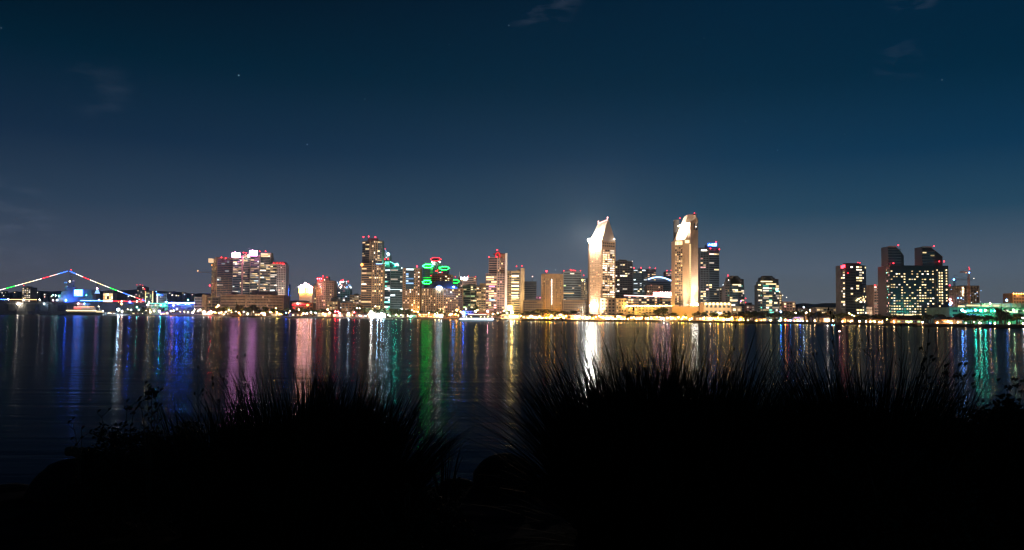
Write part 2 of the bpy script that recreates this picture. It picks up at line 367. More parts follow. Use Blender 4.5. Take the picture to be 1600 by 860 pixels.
# --- aircraft carrier
def carrier():
    D = 1900; o = empty('aircraft_carrier', (GX(100, D), D + 20, 0), 'grey aircraft carrier museum with rainbow light strings running from its mast', 'ship')
    g = lambda px, py, d=D: W(px, py, d)
    b = MB(); zt = g(100, 471).z
    xs = [(-75, 476), (-60, 470), (225, 472), (231, 475)]
    x0, x1 = GX(-75, D), GX(228, D)
    top = [(x0, D + 8), (x0 + 12, D), (x1 - 25, D), (x1, D + 20), (x1 - 25, D + 40), (x0 + 12, D + 42), (x0, D + 34)]
    b2 = [(x0 + 6, D + 12), (x0 + 16, D + 5), (x1 - 60, D + 6), (x1 - 14, D + 20), (x1 - 60, D + 36), (x0 + 16, D + 37), (x0 + 6, D + 30)]
    k = len(b.v); b.v += [(x, y, -.8) for x, y in b2] + [(x, y, zt - 4) for x, y in top]; n = len(top); mi = b.mi(NAVY)
    for i in range(n): j = (i + 1) % n; b.f.append((k + i, k + j, k + n + j, k + n + i)); b.m.append(mi)
    b.f.append(tuple(range(k + n, k + 2 * n))); b.m.append(mi)
    for px in (12, 40, 62, 90, 118): b.box(GX(px, D), GX(px + 14, D), D - .6, D + 2, 8, zt - 7.5, DARK)   # hangar bays
    for px in range(-60, 205, 12): b.tube((GX(px, D), D - 1.5, zt - 5), (GX(px, D), D + 3, zt - 11), .5, .5, NAVY)
    b.build('hull', o)
    b = MB(); dk = [(x, y) for x, y in top]; b.prism([(x0 - 3, D + 4), (x0 + 12, D - 5), (x1 - 25, D - 5), (x1 + 4, D + 20), (x1 - 25, D + 48), (x0 + 12, D + 48), (x0 - 3, D + 38)], zt - 4, zt - 1.5, STEEL, DARK)
    b.build('flight_deck', o)
    zi = zt - 1.5
    b = MB()
    def blk(pa, pb, yt, z0=zi, ya=D + 6, yb=D + 20, m=NAVY): b.box(GX(pa, D), GX(pb, D), ya, yb, z0, g(pa, yt).z, m)
    blk(88, 142, 460); blk(92, 118, 455, ya=D + 7); blk(110, 140, 452.5, ya=D + 7.5, yb=D + 19); blk(97, 112, 448, ya=D + 8, yb=D + 18); blk(100, 109, 440, ya=D + 9, yb=D + 16)
    b.build('island', o)
    b = MB(); top_ = g(107, 422); mx_ = top_.x
    b.tube((mx_, D + 12, zi), (mx_, D + 12, top_.z), 1.6, .5, NAVY)
    b.tube((mx_ - 5, D + 12, g(107, 447).z), (mx_, D + 12, g(107, 432).z), .5, .4, NAVY); b.tube((mx_ + 5, D + 12, g(107, 447).z), (mx_, D + 12, g(107, 432).z), .5, .4, NAVY)
    for yy, w in ((429, 4), (433, 6), (438, 7), (443, 6)): z = g(107, yy).z; b.box(mx_ - w, mx_ + w, D + 11, D + 13, z, z + .9, NAVY)
    b.build('mast', o)
    for (px, py, r) in ((99, 441, 3.6), (111, 439, 2.8), (101, 448, 4)):
        b = MB(); p = g(px, py); b.ball((p.x, D + 10, p.z), r, WHITE, 8, 6, .7); b.tube((p.x, D + 10, p.z - 9), (p.x, D + 10, p.z - 1), .6, .6, NAVY); b.build('radar_dish', o)
    ball('beacon', o, (mx_, D + 12, top_.z + 1), 1.6, 'red', 14); ball('mast_lamp', o, g(109, 440), 2, 'white', 5)
    for (px, py, c, s, r) in ((83, 461, 'teal', 6, 1.2), (87, 462, 'cool', 5, 1.2), (92, 463, 'teal', 4, 1.2), (135, 461.5, 'teal', 3, 1), (89, 469, 'cool', 14, 1.6), (62, 469, 'white', 22, 1.7), (103, 469.5, 'blue', 90, 1.6),
                              (28, 475, 'white', 16, 3.2), (37, 468.5, 'white', 14, 1.5), (13, 468, 'white', 12, 1.5), (69, 475, 'cool', 9, 1.4), (155, 469, 'sky', 20, 1.7), (190, 471, 'rose', 14, 1.6), (214, 471, 'white', 10, 1.6), (122, 475, 'rose', 18, 2), (131.5, 475, 'sky', 26, 2), (203, 472, 'blue', 30, 1.4), (83, 469.5, 'rose', 6, 1.2)):
        ball('deck_lamp', o, W(px, py, D - 6), r, c, s)
    # illuminated hull number 41 on the island
    b = MB(); p0, p1 = g(114.5, 462), g(126.5, 453.6); h = p1.z - p0.z; w = p1.x - p0.x; y = D + 4.8; m = em('sky', 40)
    b.box(p0.x - 1, p1.x + 1, y + .4, y + 1.1, p0.z - 1, p1.z + 1, em('blue', 24)); b.build('glow_board', o)  # board glows blue to stand for the halo round the number
    b = MB()
    b.box(p0.x + w * .05, p0.x + w * .16, y, y + .35, p0.z + h * .42, p1.z, m); b.box(p0.x + w * .05, p0.x + w * .5, y, y + .35, p0.z + h * .34, p0.z + h * .419, m)
    b.box(p0.x + w * .39, p0.x + w * .5, y - .01, y + .34, p0.z + h * .42, p1.z, m); b.box(p0.x + w * .39, p0.x + w * .5, y, y + .35, p0.z, p0.z + h * .339, m)
    b.box(p0.x + w * .76, p0.x + w * .9, y, y + .35, p0.z, p1.z, m); b.build('number', o)
    # deck edge light strings
    for (a, c2, y0_, y1_, col, s) in ((-60, 8, 467.6, 468.1, 'blue', 14), (8, 15, 468.1, 468.2, 'sky', 8), (15, 57, 468.2, 468.5, 'orange', 5), (126, 143, 469.9, 470.1, 'sky', 12), (143, 176, 470.1, 470.4, 'sky', 9), (176, 225, 470.5, 471.6, 'red', 5)):
        A, C = g(a, y0_, D - 5.5), g(c2, y1_, D - 5.5); b = MB(); b.tube(A, C, .65, .65, em(col, s), 5); b.build('deck_light_string', o)
    def string(pts, cols, s=3.2):
        tot = sum(k for _, k in cols); t = 0; b = MB(); (xa, ya), (xb, yb) = pts
        P = lambda t: W(xa + (xb - xa) * t, ya + (yb - ya) * t + 5.5 * t * (1 - t), D + 11)
        for c, k in cols:
            n = max(2, int(k * 3))
            for i in range(n): b.tube(P((t + k * i / n) / tot), P((t + k * (i + 1) / n) / tot), .7, .7, em(c, s * (2.2 if c == 'blue' else 1.5 if c in ('red', 'green') else 1.1)), 5)
            t += k
        b.build('light_string', o)
    string(((105.5, 424), (-75, 472)), (('blue', 1), ('sky', .3), ('rose', 1), ('red', 1), ('white', 1.1), ('yellow', 1.3), ('white', 1), ('green', 1.2), ('white', 1), ('blue', 1.3), ('rose', 1.2), ('red', 1.2), ('white', 1), ('yellow', 1.2)))
    string(((109, 424), (229, 471)), (('blue', .9), ('white', 1), ('red', 1), ('white', 1), ('yellow', 1), ('white', .8), ('green', 1.1), ('white', .8), ('blue', 1), ('white', .8), ('red', 1), ('blue', .6)))
carrier()

# things beside the carrier
def lit_tent():
    D = 2060; o = empty('pavilion', (GX(151, D), D, LANDZ), 'white conical rooftop pavilion lit blue and pink behind the carrier deck', 'pavilion')
    b = MB(); z0 = W(151, 459, D).z; z1 = W(151, 451.5, D).z; x = o.location.x
    b.tube((x, D, LANDZ - .2), (x, D, z0), 7, 7, NAVY, 10); b.build('base', o)
    b = MB(); b.tube((x, D, z0), (x, D, z1), 6.3, 1.4, em('sky', 1.6), 10); b.build('roof', o); ball('roof_lamp', o, (x, D - 1, z1 + .6), 2.1, 'pink', 3)
    b = MB(); b.tube((x, D, z1), (x, D, W(151, 447, D).z), .7, .7, DARK); b.ball((x, D, W(151, 445.5, D).z), 2.2, DARK, 7, 5, 1.4); b.build('finial', o)
lit_tent()
B = simple('small castle-like building glowing amber behind the carrier bow', 'building', 160, 176, 457.5, 2050, BEIGE, p=1, cw=5, rh=7, wf=.8, hf=.85, lv=(1.1, 2, 3), cols=(('yellow', 2), ('orange', 1)), run=1, depth=20, roofbox=False)
for k in range(4): B.wall.box(GX(161 + k * 4, 2050), GX(163 + k * 4, 2050), 2050, 2055, B.z1, B.z1 + 3.5, BEIGE)
B.done()
def ferry():
    D = 1760; g = lambda px, py: W(px, py, D); x0, x1 = GX(100, D), GX(163, D)
    o = empty('dinner_cruise_boat', ((x0 + x1) / 2, D, 0), 'long dinner cruise boat with two amber lit decks moored before the carrier', 'boat')
    b = MB(); zt = g(130, 488).z
    b.prism([(x0, D + 6), (x0 + 8, D), (x1 - 4, D), (x1, D + 3), (x1, D + 10), (x1 - 4, D + 12), (x0 + 8, D + 12)], -.5, zt, DARK); b.build('hull', o)
    b = MB()
    for i, (pa, pb, y) in enumerate(((104, 158, 484.4), (114, 146, 480.6), (119, 134, 477.5))): b.box(GX(pa, D), GX(pb, D), D + 1 + i, D + 11 - i, zt, g(130, y).z, WHITE)
    b.build('cabin', o)
    for (pa, pb, y, c, s) in ((103, 150, 485.6, 'yellow', 3.4), (150, 162, 487.6, 'yellow', 2.6), (115, 126, 481.8, 'red', 3), (126, 147, 479.6, 'orange', 2.4), (115, 140, 480, 'rose', 2.5)):
        z = g(130, y).z; b = MB(); b.box(GX(pa, D), GX(pb, D), D - .5, D + .4, z - .45, z + .55, em(c, s)); b.build('deck_lights', o)
    b = MB(); b.tube((GX(154, D), D + 3, zt), (GX(154, D), D + 3, g(154, 479).z), .4, .3, WHITE); b.build('mast', o); ball('mast_lamp', o, g(154, 479), 1.1, 'white', 8)
ferry()
B = simple('office block with yellow-green light chains down both corners', 'building', 227, 239, 456, 1900, DARK, p=.25, cw=4, rh=4, cols=(('yellow', 1), ('ltgreen', 1)), depth=25)
for px in (227.3, 238.7):
    for k in range(11): beacon(B.root, px, 456 + k * 1.6, 1898, 1.0, random.choice(('yellow', 'ltgreen', 'orange')), 2.5, 'facade_lamp')
B.done()
B = simple('dark slab with a blue roof sign and one white lit edge', 'building', 243, 260, 459, 1880, BLUED, p=.06, cw=4, rh=4, depth=25, beacons=((244, 456, 1.7, 'sky', 10), (260.5, 465, 1.2, 'cool', 4), (261, 468, 1, 'cool', 3)))
A_ = W(245, 458.5, 1879); C_ = W(255, 461.8, 1879); b = MB(); b.prism([(A_.x, 1878.5), (C_.x, 1878.5), (C_.x, 1879.5), (A_.x, 1879.5)], C_.z, [A_.z, C_.z, C_.z, A_.z], em('blue', 9)); b.box(A_.x, A_.x + 7, 1878, 1878.4, C_.z, C_.z + 2.5, em('sky', 7)); b.build('sign', B.root)
for k in range(8): beacon(B.root, 245.8, 462 + k * 1.5, 1878, 1.1, 'white', 3, 'facade_lamp')
B.done()
# teal pier hall and blue pier shed
def pier_hall(label, pa, pb, yt, yb, D, m, edge, es, extra=()):
    B = Bld(label, 'pier hall', (pa + pb) / 2, D); P = B.body([(pa, D), (pb, D)], B.z(yt), m, 30)
    B.face(P[0], P[1], B.z(yb), B.z(yt) - .5, cw=6, rh=4, wf=.8, p=.16, cols=((edge, 3), ('cool', 1)), lv=(.2, .5, 1))
    b = MB(); b.tube(W(pa, yt, D - 1), W(pb, yt + .3, D - 1), .8, .8, em(edge, es), 5); b.build('roof_edge_light', B.root)
    for e in extra: beacon(B.root, *e, name='roof_lamp')
    B.done()
pier_hall('low teal lit pier hall at the carrier bow', 230, 262, 474, 482, 1700, GREY, 'teal', 1.4, ((251, 477, 1690, 1.6, 'teal', 14), (233, 473, 1690, 1.4, 'cool', 8), (260, 472, 1690, 1.2, 'sky', 10)))
pier_hall('long pier hall washed in deep blue light beside the beige offices', 263, 304, 473.6, 484, 1660, DARK, 'blue', 150, ((270, 474, 1655, 1.2, 'violet', 14), (278, 474.6, 1655, 1.3, 'blue', 60), (290, 474.5, 1655, 1.5, 'sky', 14), (295, 474.6, 1655, 1.2, 'sky', 8), (294, 469, 1655, 1.1, 'teal', 6)))
added_flood(283, 1630, (GX(283, 1660), 1660, 10), 16000, 'blue', 120, 3); added_flood(245, 1665, (GX(245, 1700), 1700, 10), 6000, 'teal', 120, 3)

# beige naval offices
B = simple('beige four-storey office wing with a small stair tower, left of the long block', 'office', 303, 341, 464, 1640, BEIGE, xc=331, dd=14, p=.03, cw=3.4, rh=5.2, wf=.7, hf=.45, fl=50000, roofbox=False, flcol='warm')
B.wall.box(GX(315, 1638), GX(322, 1638), 1637, 1660, LANDZ, W(318, 460.5, 1638).z, BEIGE); B.done()
B = simple('long beige five-storey block with rows of small windows, below the glass apartment towers', 'office', 344, 443, 460.5, 1560, BEIGE, xc=384, dd=26, p=.015, cw=2.6, rh=5.4, wf=.6, hf=.36, fl=None, roofbox=False, depth=40)
for (a, c2, y) in ((394, 402, 453), (404, 420, 456), (424, 432, 455), (362, 368, 456)): B.wall.box(GX(a, 1600), GX(c2, 1600), 1592, 1606, B.z1 - .3, W(a, y, 1600).z, GREY)
B.done()
added_flood(360, 1478, (GX(366, 1570), 1570, 24), 230000, 'warm', 60); added_flood(418, 1478, (GX(415, 1570), 1570, 22), 60000, 'warm', 70)

# apartment towers behind
LIVE = dict(cw=4.5, rh=3.6, wf=1.0, hf=.55, p=.16, run=3, cols=(('yellow', 3), ('white', 3), ('warm', 2), ('cool', 1)), lv=(.35, .9, 2.2), glass=G_TEAL)
B = simple('dark blue glass tower with a lit cream corner frame and two red roof lamps', 'apartment tower', 329, 363, 404, 1900, TAN, xc=337, dd=16, cw=4, rh=4, wf=.45, hf=.5, p=.4, cols=(('orange', 2), ('yellow', 2)), lv=(.2, .4, 1), f2=dict(wf=1, hf=.8, p=.05, run=2, cols=(('white', 1), ('cool', 2))), fl=260000,
           beacons=((346, 402.5, 2.0, 'red', 12), (352.5, 403.6, 1.9, 'red', 12), (331, 414.5, 1.5, 'orange', 9), (327.8, 446.5, 2.1, 'red', 24)), roofbox=False)
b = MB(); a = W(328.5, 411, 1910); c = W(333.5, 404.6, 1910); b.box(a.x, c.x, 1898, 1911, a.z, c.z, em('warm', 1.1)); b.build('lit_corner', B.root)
b = MB(); b.box(GX(333, 1900), GX(361, 1900), 1903, 1925, B.z1, B.z1 + 3, TAN); b.build('parapet', B.root); B.done()
def crane(label, px, yb, yt, pxa, pxb, yj, D, lamp, col='orange', mat=STEEL, cab=True):
    x = GX(px, D); o = empty('tower_crane', (x, D, LANDZ), label, 'crane'); zt = W(px, yt, D).z; zj = W(px, yj, D).z; b = MB()
    n = 26; zz = [LANDZ + (zj - LANDZ) * i / n for i in range(n + 1)]
    for sx_ in (-1, 1):
        for sy_ in (-1, 1): b.tube((x + sx_, D + sy_, LANDZ - .2), (x + sx_, D + sy_, zj), .28, .28, mat, 4)
    for i in range(n): s_ = 1 if i % 2 else -1; b.tube((x - s_, D - 1, zz[i]), (x + s_, D - 1, zz[i + 1]), .2, .2, mat, 4)
    b.build('mast', o)
    b = MB(); xa, xb = GX(pxa, D), GX(pxb, D)
    b.tube((xa, D, zj), (xb, D, zj), .3, .3, mat, 4); b.tube((xa, D, zj + 2), (xb, D, zj + 2), .25, .25, mat, 4)
    m_ = 22
    for i in range(m_): q = xa + (xb - xa) * i / m_; q2 = xa + (xb - xa) * (i + 1) / m_; b.tube((q, D, zj + 2 * (i % 2)), (q2, D, zj + 2 * ((i + 1) % 2)), .18, .18, mat, 4)
    b.build('jib', o)
    b = MB(); b.tube((x, D, zj), (x, D, zt), .6, .25, mat, 4); b.tube((x, D, zt), (xa + (xb - xa) * .15, D, zj + 2), .15, .15, mat, 3); b.tube((x, D, zt), (xa + (xb - xa) * .9, D, zj + 2), .15, .15, mat, 3); b.box(x + 1, x + 3, D - 1, D + 1, zj - 2.6, zj - .2, GREY); b.build('apex', o)
    for (lx, ly, r, c, s) in lamp: ball('beacon', o, W(lx, ly, D - 2), r, c, s)
crane('dim tower crane whose short jib points left from the cream-framed tower', 334, 480, 421, 308.5, 340, 426.5, 1990, ((309, 423.4, 2.1, 'orange', 5),), mat=pmat('crane_yellow', (.6, .4, .15), .6))
B = simple('balconied glass tower under a glaring pink roof sign, left tower of the white-ribbed pair', 'apartment tower', 362, 389, 402, 1800, CONC, xc=377, dd=8, style='slab', fl=None, beacons=((380.5, 395, 1.9, 'red', 12), (384.8, 395.3, 1.9, 'red', 12)), **{**LIVE, 'p': .34})
b = MB(); b.box(GX(376, 1798), GX(378, 1798), 1796, 1806, LANDZ, B.z1 + 3, pmat('pink_render', (.5, .3, .3), .8)); b.box(GX(378, 1800), GX(389, 1800), 1806, 1820, B.z1 - .2, W(380, 397.5, 1810).z, CONC); b.build('pier', B.root)
b = MB(); a = W(363.2, 402.3, 1796); c = W(375.4, 396, 1796); b.box(a.x, c.x, 1792, 1795.8, a.z, c.z, em('pink', 60)); b.build('roof_sign', B.root); b = MB(); b.box(a.x - .8, c.x + .8, 1795.8 + .1, 1795.8 + .9, a.z - 1.2, c.z + .3, DARK); b.build('glow_board', B.root); beacon(B.root, 367.5, 394.2, 1796, 2, 'pink', 12); beacon(B.root, 388, 400.6, 1796, 2.4, 'white', 6, 'roof_lamp'); B.done()  # added dark board blocks the sign's glow from its own wall
B = simple('taller balconied glass tower with the second pink roof sign and a stepped right shoulder', 'apartment tower', 389.5, 421, 401, 1780, CONC, xc=404, dd=8, style='slab', fl=None, beacons=((405.7, 393, 1.8, 'red', 11), (415, 393, 1.8, 'red', 11)), **{**LIVE, 'p': .38})
b = MB(); a = W(390.5, 399.8, 1776); c = W(402, 392.2, 1776); b.box(a.x, c.x, 1772, 1775.8, a.z, c.z, em('pink', 60)); b.build('roof_sign', B.root); b = MB(); b.box(a.x - .8, c.x + .8, 1775.8 + .1, 1775.8 + .9, a.z - 1.2, c.z + .3, DARK); b.build('glow_board', B.root); beacon(B.root, 394.5, 391, 1776, 1.9, 'pink', 12)  # second added board, stops this sign lighting the wall behind it
B.wall.box(GX(404, 1778), GX(420.5, 1778), 1784, 1800, B.z1 - .3, W(410, 395.3, 1784).z, CONC); B.wall.box(GX(403.4, 1778), GX(405, 1778), 1774, 1780, LANDZ, B.z1 + 3, CONC)
p0 = (GX(405, 1784), 1784); p1 = (GX(420.5, 1784), 1784); B.face(p0, p1, B.z1 - 1, W(410, 395.8, 1784).z, cw=5, rh=3.6, wf=1, p=.5, run=3, cols=(('yellow', 1),), lv=(.8, 1.5, 2.5)); B.done()
B = simple('lower balconied wing between the pink-sign tower and the white grid tower', 'apartment tower', 420.5, 432, 411.5, 1790, CONC, style='slab', **{**LIVE, 'p': .38}, roofbox=False); B.done()
B = simple('narrow white grid tower with a red lit crown', 'apartment tower', 431, 445, 413, 1760, WHITE, cw=3.4, rh=3.6, wf=.6, hf=.6, p=.06, cols=(('rose', 1), ('white', 1)), fl=170000, flcol='peach', roofbox=False)
b = MB(); a = W(427, 412.6, 1757); c = W(444.5, 409.6, 1757); b.box(a.x, c.x, 1752, 1775, a.z, c.z, pmat('crown_band', (.6, .2, .2), .7)); b.build('crown', B.root)
for px in (427.5, 433, 438, 441.8, 444): beacon(B.root, px, 411.6 + (.8 if px > 440 else 0), 1750, 1.5 if px != 441.8 else 2.2, 'red', 7)
B.done()
B = simple('slim block with a blue lit sign panel right of the white grid tower', 'building', 444.5, 450.5, 444, 1850, BLUED, p=.3, cw=3, rh=4, beacons=((447, 441.5, 1.4, 'red', 8),), roofbox=False, depth=15)
b = MB(); a = W(444.6, 463, 1848); c = W(449.4, 452, 1848); b.box(a.x, c.x, 1847, 1848, a.z, c.z, em('blue', 220)); a = W(445, 456, 1847); c = W(449.2, 452.3, 1847); b.box(a.x, c.x, 1846, 1846.8, a.z, c.z, em('sky', 7)); a = W(445, 446, 1847); c = W(450, 444, 1847); b.box(a.x, c.x, 1846, 1846.8, a.z, c.z, em('rose', 2)); b.build('sign', B.root); B.done()

# glowing pedimented hall
def hall():
    D = 1500; o = empty('hall', (GX(476.5, D), D, LANDZ - .3), 'floodlit white hall with a gable roof and arched door, glowing above the trees', 'hall')
    g = lambda px, py: W(px, py, D); x0, x1 = GX(466.5, D), GX(487, D); z0 = g(476, 458).z; z1 = g(476, 449).z; zt = g(476, 442.6).z; b = MB()
    b.prism([(x0, D + 2), (x1, D + 2), (x1, D + 20), (x0, D + 20)], LANDZ - .3, z1, WHITE); b.build('wall', o)
    b = MB(); xm = (x0 + x1) / 2
    for y in (D, D + 20): pass
    k = [(x0 - 1, z1), (x1 + 1, z1), (xm, zt)]
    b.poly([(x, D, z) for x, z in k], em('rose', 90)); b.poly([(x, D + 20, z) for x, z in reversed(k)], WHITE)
    for i in range(3): j = (i + 1) % 3; b.poly([(k[j][0], D, k[j][1]), (k[i][0], D, k[i][1]), (k[i][0], D + 20, k[i][1]), (k[j][0], D + 20, k[j][1])], WHITE)
    b.build('pediment', o)
    for i in range(6):
        if i in (2, 3): x = x0 + 1.5 + i * (x1 - x0 - 3) / 5
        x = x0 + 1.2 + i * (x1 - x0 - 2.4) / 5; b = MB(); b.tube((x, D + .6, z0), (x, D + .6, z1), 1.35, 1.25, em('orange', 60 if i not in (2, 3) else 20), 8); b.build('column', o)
    b = MB(); b.box(xm - 2, xm + 2, D + 1.3, D + 1.9, z0, z0 + (z1 - z0) * .6, em('orange', 2.5)); b.ball((xm, D + 1.6, z0 + (z1 - z0) * .6), 2, em('orange', 2.5)); b.build('door', o)
    for px in (467, 471, 476.5, 482, 486.5): beacon(o, px, 442.8 + abs(px - 476.5) * .62, D - 1, 1.5, 'rose', 16, 'roof_lamp')
hall()
B = simple('low red-edged hall behind the trees below the glowing gable hall', 'building', 456, 489, 473, 1420, TAN, p=.25, cw=5, rh=5, cols=(('red', 2), ('warm', 2)), depth=20)
b = MB(); b.tube(W(456, 477, 1418), W(484, 476, 1418), .5, .5, em('red', 5), 5); b.build('roof_edge_light', B.root); beacon(B.root, 480.5, 477, 1416, 2.4, 'orange', 14); beacon(B.root, 465, 474.8, 1416, 1.2, 'rose', 12, 'roof_lamp'); B.done()
B = simple('narrow yellow-lit block just left of the rose tower', 'building', 489, 494, 445, 1700, BEIGE, p=.5, cw=4, rh=4, cols=(('yellow', 1),), depth=15); B.done()
B = simple('rose coloured block with a red lit roof, right of the glowing gable hall', 'apartment tower', 494, 521, 438.5, 1500, ROSE, xc=508, dd=10, style='fin', cw=4, rh=3.6, wf=.5, hf=.55, p=.14, cols=(('rose', 2), ('yellow', 2)), fl=110000, flcol='peach', lv=(.3, .7, 1.6), roofbox=False,
           beacons=((505, 431.8, 1.6, 'red', 12), (511, 433.5, 1.2, 'red', 9), (507, 437.5, 1.4, 'white', 5)))
b = MB(); b.box(GX(495, 1510), GX(505, 1510), 1508, 1518, B.z1 - .2, W(500, 434.5, 1510).z, pmat('red_brick', (.5, .07, .05), .8)); b.box(GX(505.5, 1510), GX(513, 1510), 1509, 1520, B.z1 - .2, W(500, 432.5, 1510).z, GREY); b.build('penthouse', B.root)
for px in (496, 499, 502): beacon(B.root, px, 436, 1506, 1.1, 'red', 5, 'roof_lamp')
B.done()
B = simple('grey blue block with a stepped silver crown full of small lights', 'apartment tower', 521, 546, 452, 1600, BLUED, xc=531, dd=10, style='slab', cw=4, rh=3.6, wf=.8, hf=.5, p=.22, cols=(('cool', 2), ('white', 2), ('rose', 1)), fl=60000, flcol='sky', roofbox=False)
for (a, c2, y) in ((524, 546, 448), (528, 545, 443), (531, 543, 439)): B.wall.box(GX(a, 1606), GX(c2, 1606), 1604 + (452 - y), 1618, B.z1 - .3, W(a, y, 1606).z, GREY)
for k in range(26): beacon(B.root, U(525, 550), U(440, 451), 1598, U(.7, 1.3), random.choice(('cool', 'sky', 'white', 'rose')), random.choice((1.5, 3, 6)), 'crown_lamp')
for (px, py) in ((533, 438.5), (536, 438), (544, 440)): beacon(B.root, px, py, 1600, 1.6, 'red', 11)
B.done()
B = simple('small beige building with four lit floors left of the tallest brown tower', 'building', 546, 564, 461, 1450, BEIGE, p=.4, cw=4, rh=3.6, wf=.8, cols=(('yellow', 1), ('white', 1)), fl=30000, depth=18); B.done()
B = simple('small blue stucco building behind the trees', 'building', 516, 528, 466, 1440, BLUED, p=.2, cw=4, rh=3.6, depth=18); B.done()
B = simple('low yellow-lit bank-like block with a flat cornice', 'building', 510, 528, 470.5, 1360, BEIGE, p=.6, cw=4, rh=3.8, cols=(('yellow', 1),), fl=20000, depth=18); B.done()
B = simple('low tan warehouse with a dim yellow front', 'building', 533, 556, 473.5, 1350, TAN, p=.1, cw=5, rh=4, cols=(('yellow', 1),), fl=14000, depth=18); B.done()

# tallest brown tower
D = 1380; B = Bld('tallest brown tower with curved balcony wing, pale fins and red roof lamps', 'apartment tower', 580, D)
kw = dict(cw=4.2, rh=3.5, cols=(('yellow', 3), ('warm', 2), ('white', 1)), lv=(.4, 1, 2.4))
P = B.body([(564.5, D + 9), (569, D + 2), (575.5, D), (577.5, D)], B.z(376.5), TAN, 24)
zb, zm, zt = B.root.location.z, B.z(412), B.z(376.5)
for i in range(2):
    B.face(P[i], P[i + 1], zb + 20, zt - 1, style='slab', wf=1, hf=.5, p=.28, run=2, slab=DARK, **kw)
P2 = B.body([(576.5, D - 2), (588, D - 2)], B.z(376.5), BEIGE, 20); B.face(P2[0], P2[1], zb + 10, zt, style='fin', wf=.45, hf=.7, p=.1, **{**kw, 'cw': 2.9})
P3 = B.body([(587.5, D + 1), (595.5, D + 6)], B.z(375.5), DARK, 20); B.face(P3[0], P3[1], zm, zt, wf=1, hf=.5, p=.3, run=2, **kw)
P4 = B.body([(563.5, D - 6), (580, D - 6)], zm, TAN, 16); B.face(P4[0], P4[1], zb + 12, zm, style='slab', wf=1, hf=.5, p=.34, run=3, slab=TAN, **kw)
P5 = B.body([(580, D - 9), (598, D - 4)], B.z(412.5), TAN, 16); B.face(P5[0], P5[1], zb + 8, zm, style='fin', wf=.55, hf=.6, p=.24, run=1, **{**kw, 'cw': 3.4})
b = MB(); b.box(GX(572, D), GX(588, D), D + 6, D + 16, zt - .2, B.z(372.2), GREY); b.build('penthouse', B.root)
for px in (568, 576, 586.5): beacon(B.root, px, 370.6 if px != 576 else 369.8, D + 2, 1.5, 'red', 16)
beacon(B.root, 565.5, 414, D - 9, 2.1, 'orange', 9, 'terrace_lamp')
b = MB(); a = W(587.5, 412.8, D - 10); c = W(597, 412, D - 10); b.box(a.x, c.x, D - 11, D - 10.2, a.z - .3, c.z, em('sky', 3)); b.build('terrace_light', B.root); B.done()
added_flood(581, D - 75, (GX(581, D), D, 75), 140000, 'warm', 80)
D = 1600; B = Bld('dark tower with a roof sloping down to the right behind the tallest brown tower', 'apartment tower', 601, D)
xA, xC = GX(594, D), GX(607.5, D); zb = B.root.location.z; zl, zr = B.z(384), B.z(399)
B.wall.prism([(xA, D), (xC, D), (xC, D + 25), (xA, D + 25)], zb, [zl, zr, zr, zl], DARK, BLUED); B.wallmat = DARK
B.face((xA, D), (xC, D), zb, zr - 3, wf=.8, p=.25, cw=4, rh=3.5, cols=(('cool', 1), ('yellow', 1)))
b = MB(); b.tube((xA, D - 1, zl), (xC, D - 1, zr), .5, .5, em('sky', .9), 5); b.build('roof_edge_light', B.root); beacon(B.root, 606.8, 397, D - 2, 2, 'cool', 9, 'roof_lamp'); beacon(B.root, 602, 389, D - 2, 1.3, 'red', 8); B.done()
# teal crowned office
D = 1450; B = Bld('dark glass office with bright floor bands and a sloping teal lit crown', 'office tower', 615, D)
P = B.body([(600.5, D + 6), (609, D), (628.5, D)], B.z(418), BLUED, 25); zb = B.root.location.z
band = dict(rh=3.9, wf=1, hf=.6, glass=G_TEAL)
B.face(P[0], P[1], zb + 4, B.z(417), cw=4, p=.4, run=3, cols=(('cool', 2), ('teal', 1), ('white', 1)), lv=(.4, 1.2, 2.6), **band); B.face(P[1], P[2], zb + 4, B.z(417), cw=4, p=.14, run=3, cols=(('cool', 2), ('white', 2)), lv=(.4, 1, 2.2), **band)
b = MB(); xA, xM, xC = GX(600.5, D), GX(608, D), GX(622.5, D); zc = B.z(418)
b.prism([(xA, D), (xM, D), (xM, D + 20), (xA, D + 20)], zc - .2, B.z(408.4), pmat('teal_panel', (.1, .5, .4), .4)); b.prism([(xM, D + .2), (xC, D + .2), (xC, D + 20), (xM, D + 20)], zc - .2, [B.z(409.5), B.z(416), B.z(416), B.z(409.5)], G_TEAL); b.build('crown', B.root)
for k in range(9): beacon(B.root, 602 + (k % 4) * 1.7, 410 + (k // 4) * 2.6, D - 1.2, .9, 'teal', 2, 'crown_lamp')
b = MB(); b.tube((xM, D - .8, B.z(409.2)), (xC, D - .8, B.z(415.6)), .6, .6, em('teal', 2.6), 5); b.build('roof_edge_light', B.root)
for (px, py, c) in ((601.3, 405.5, 'red'), (606.2, 405, 'red'), (622, 414.8, 'rose')): beacon(B.root, px, py, D - 2, 1.5, c, 12)
for (px, py) in ((618, 414), (620.5, 412.5)): beacon(B.root, px, py, D - 2, 1.4, 'teal', 8, 'roof_lamp')
for py in (452.5, 452.9): 
    b = MB(); a = W(601, py, D - 1); c = W(628, py, D - 1); b.box(a.x, c.x, D - 1.2, D - .9, a.z - .6, a.z + .5, em('cool', 1.6)); b.build('lobby_light', B.root); break
B.done()
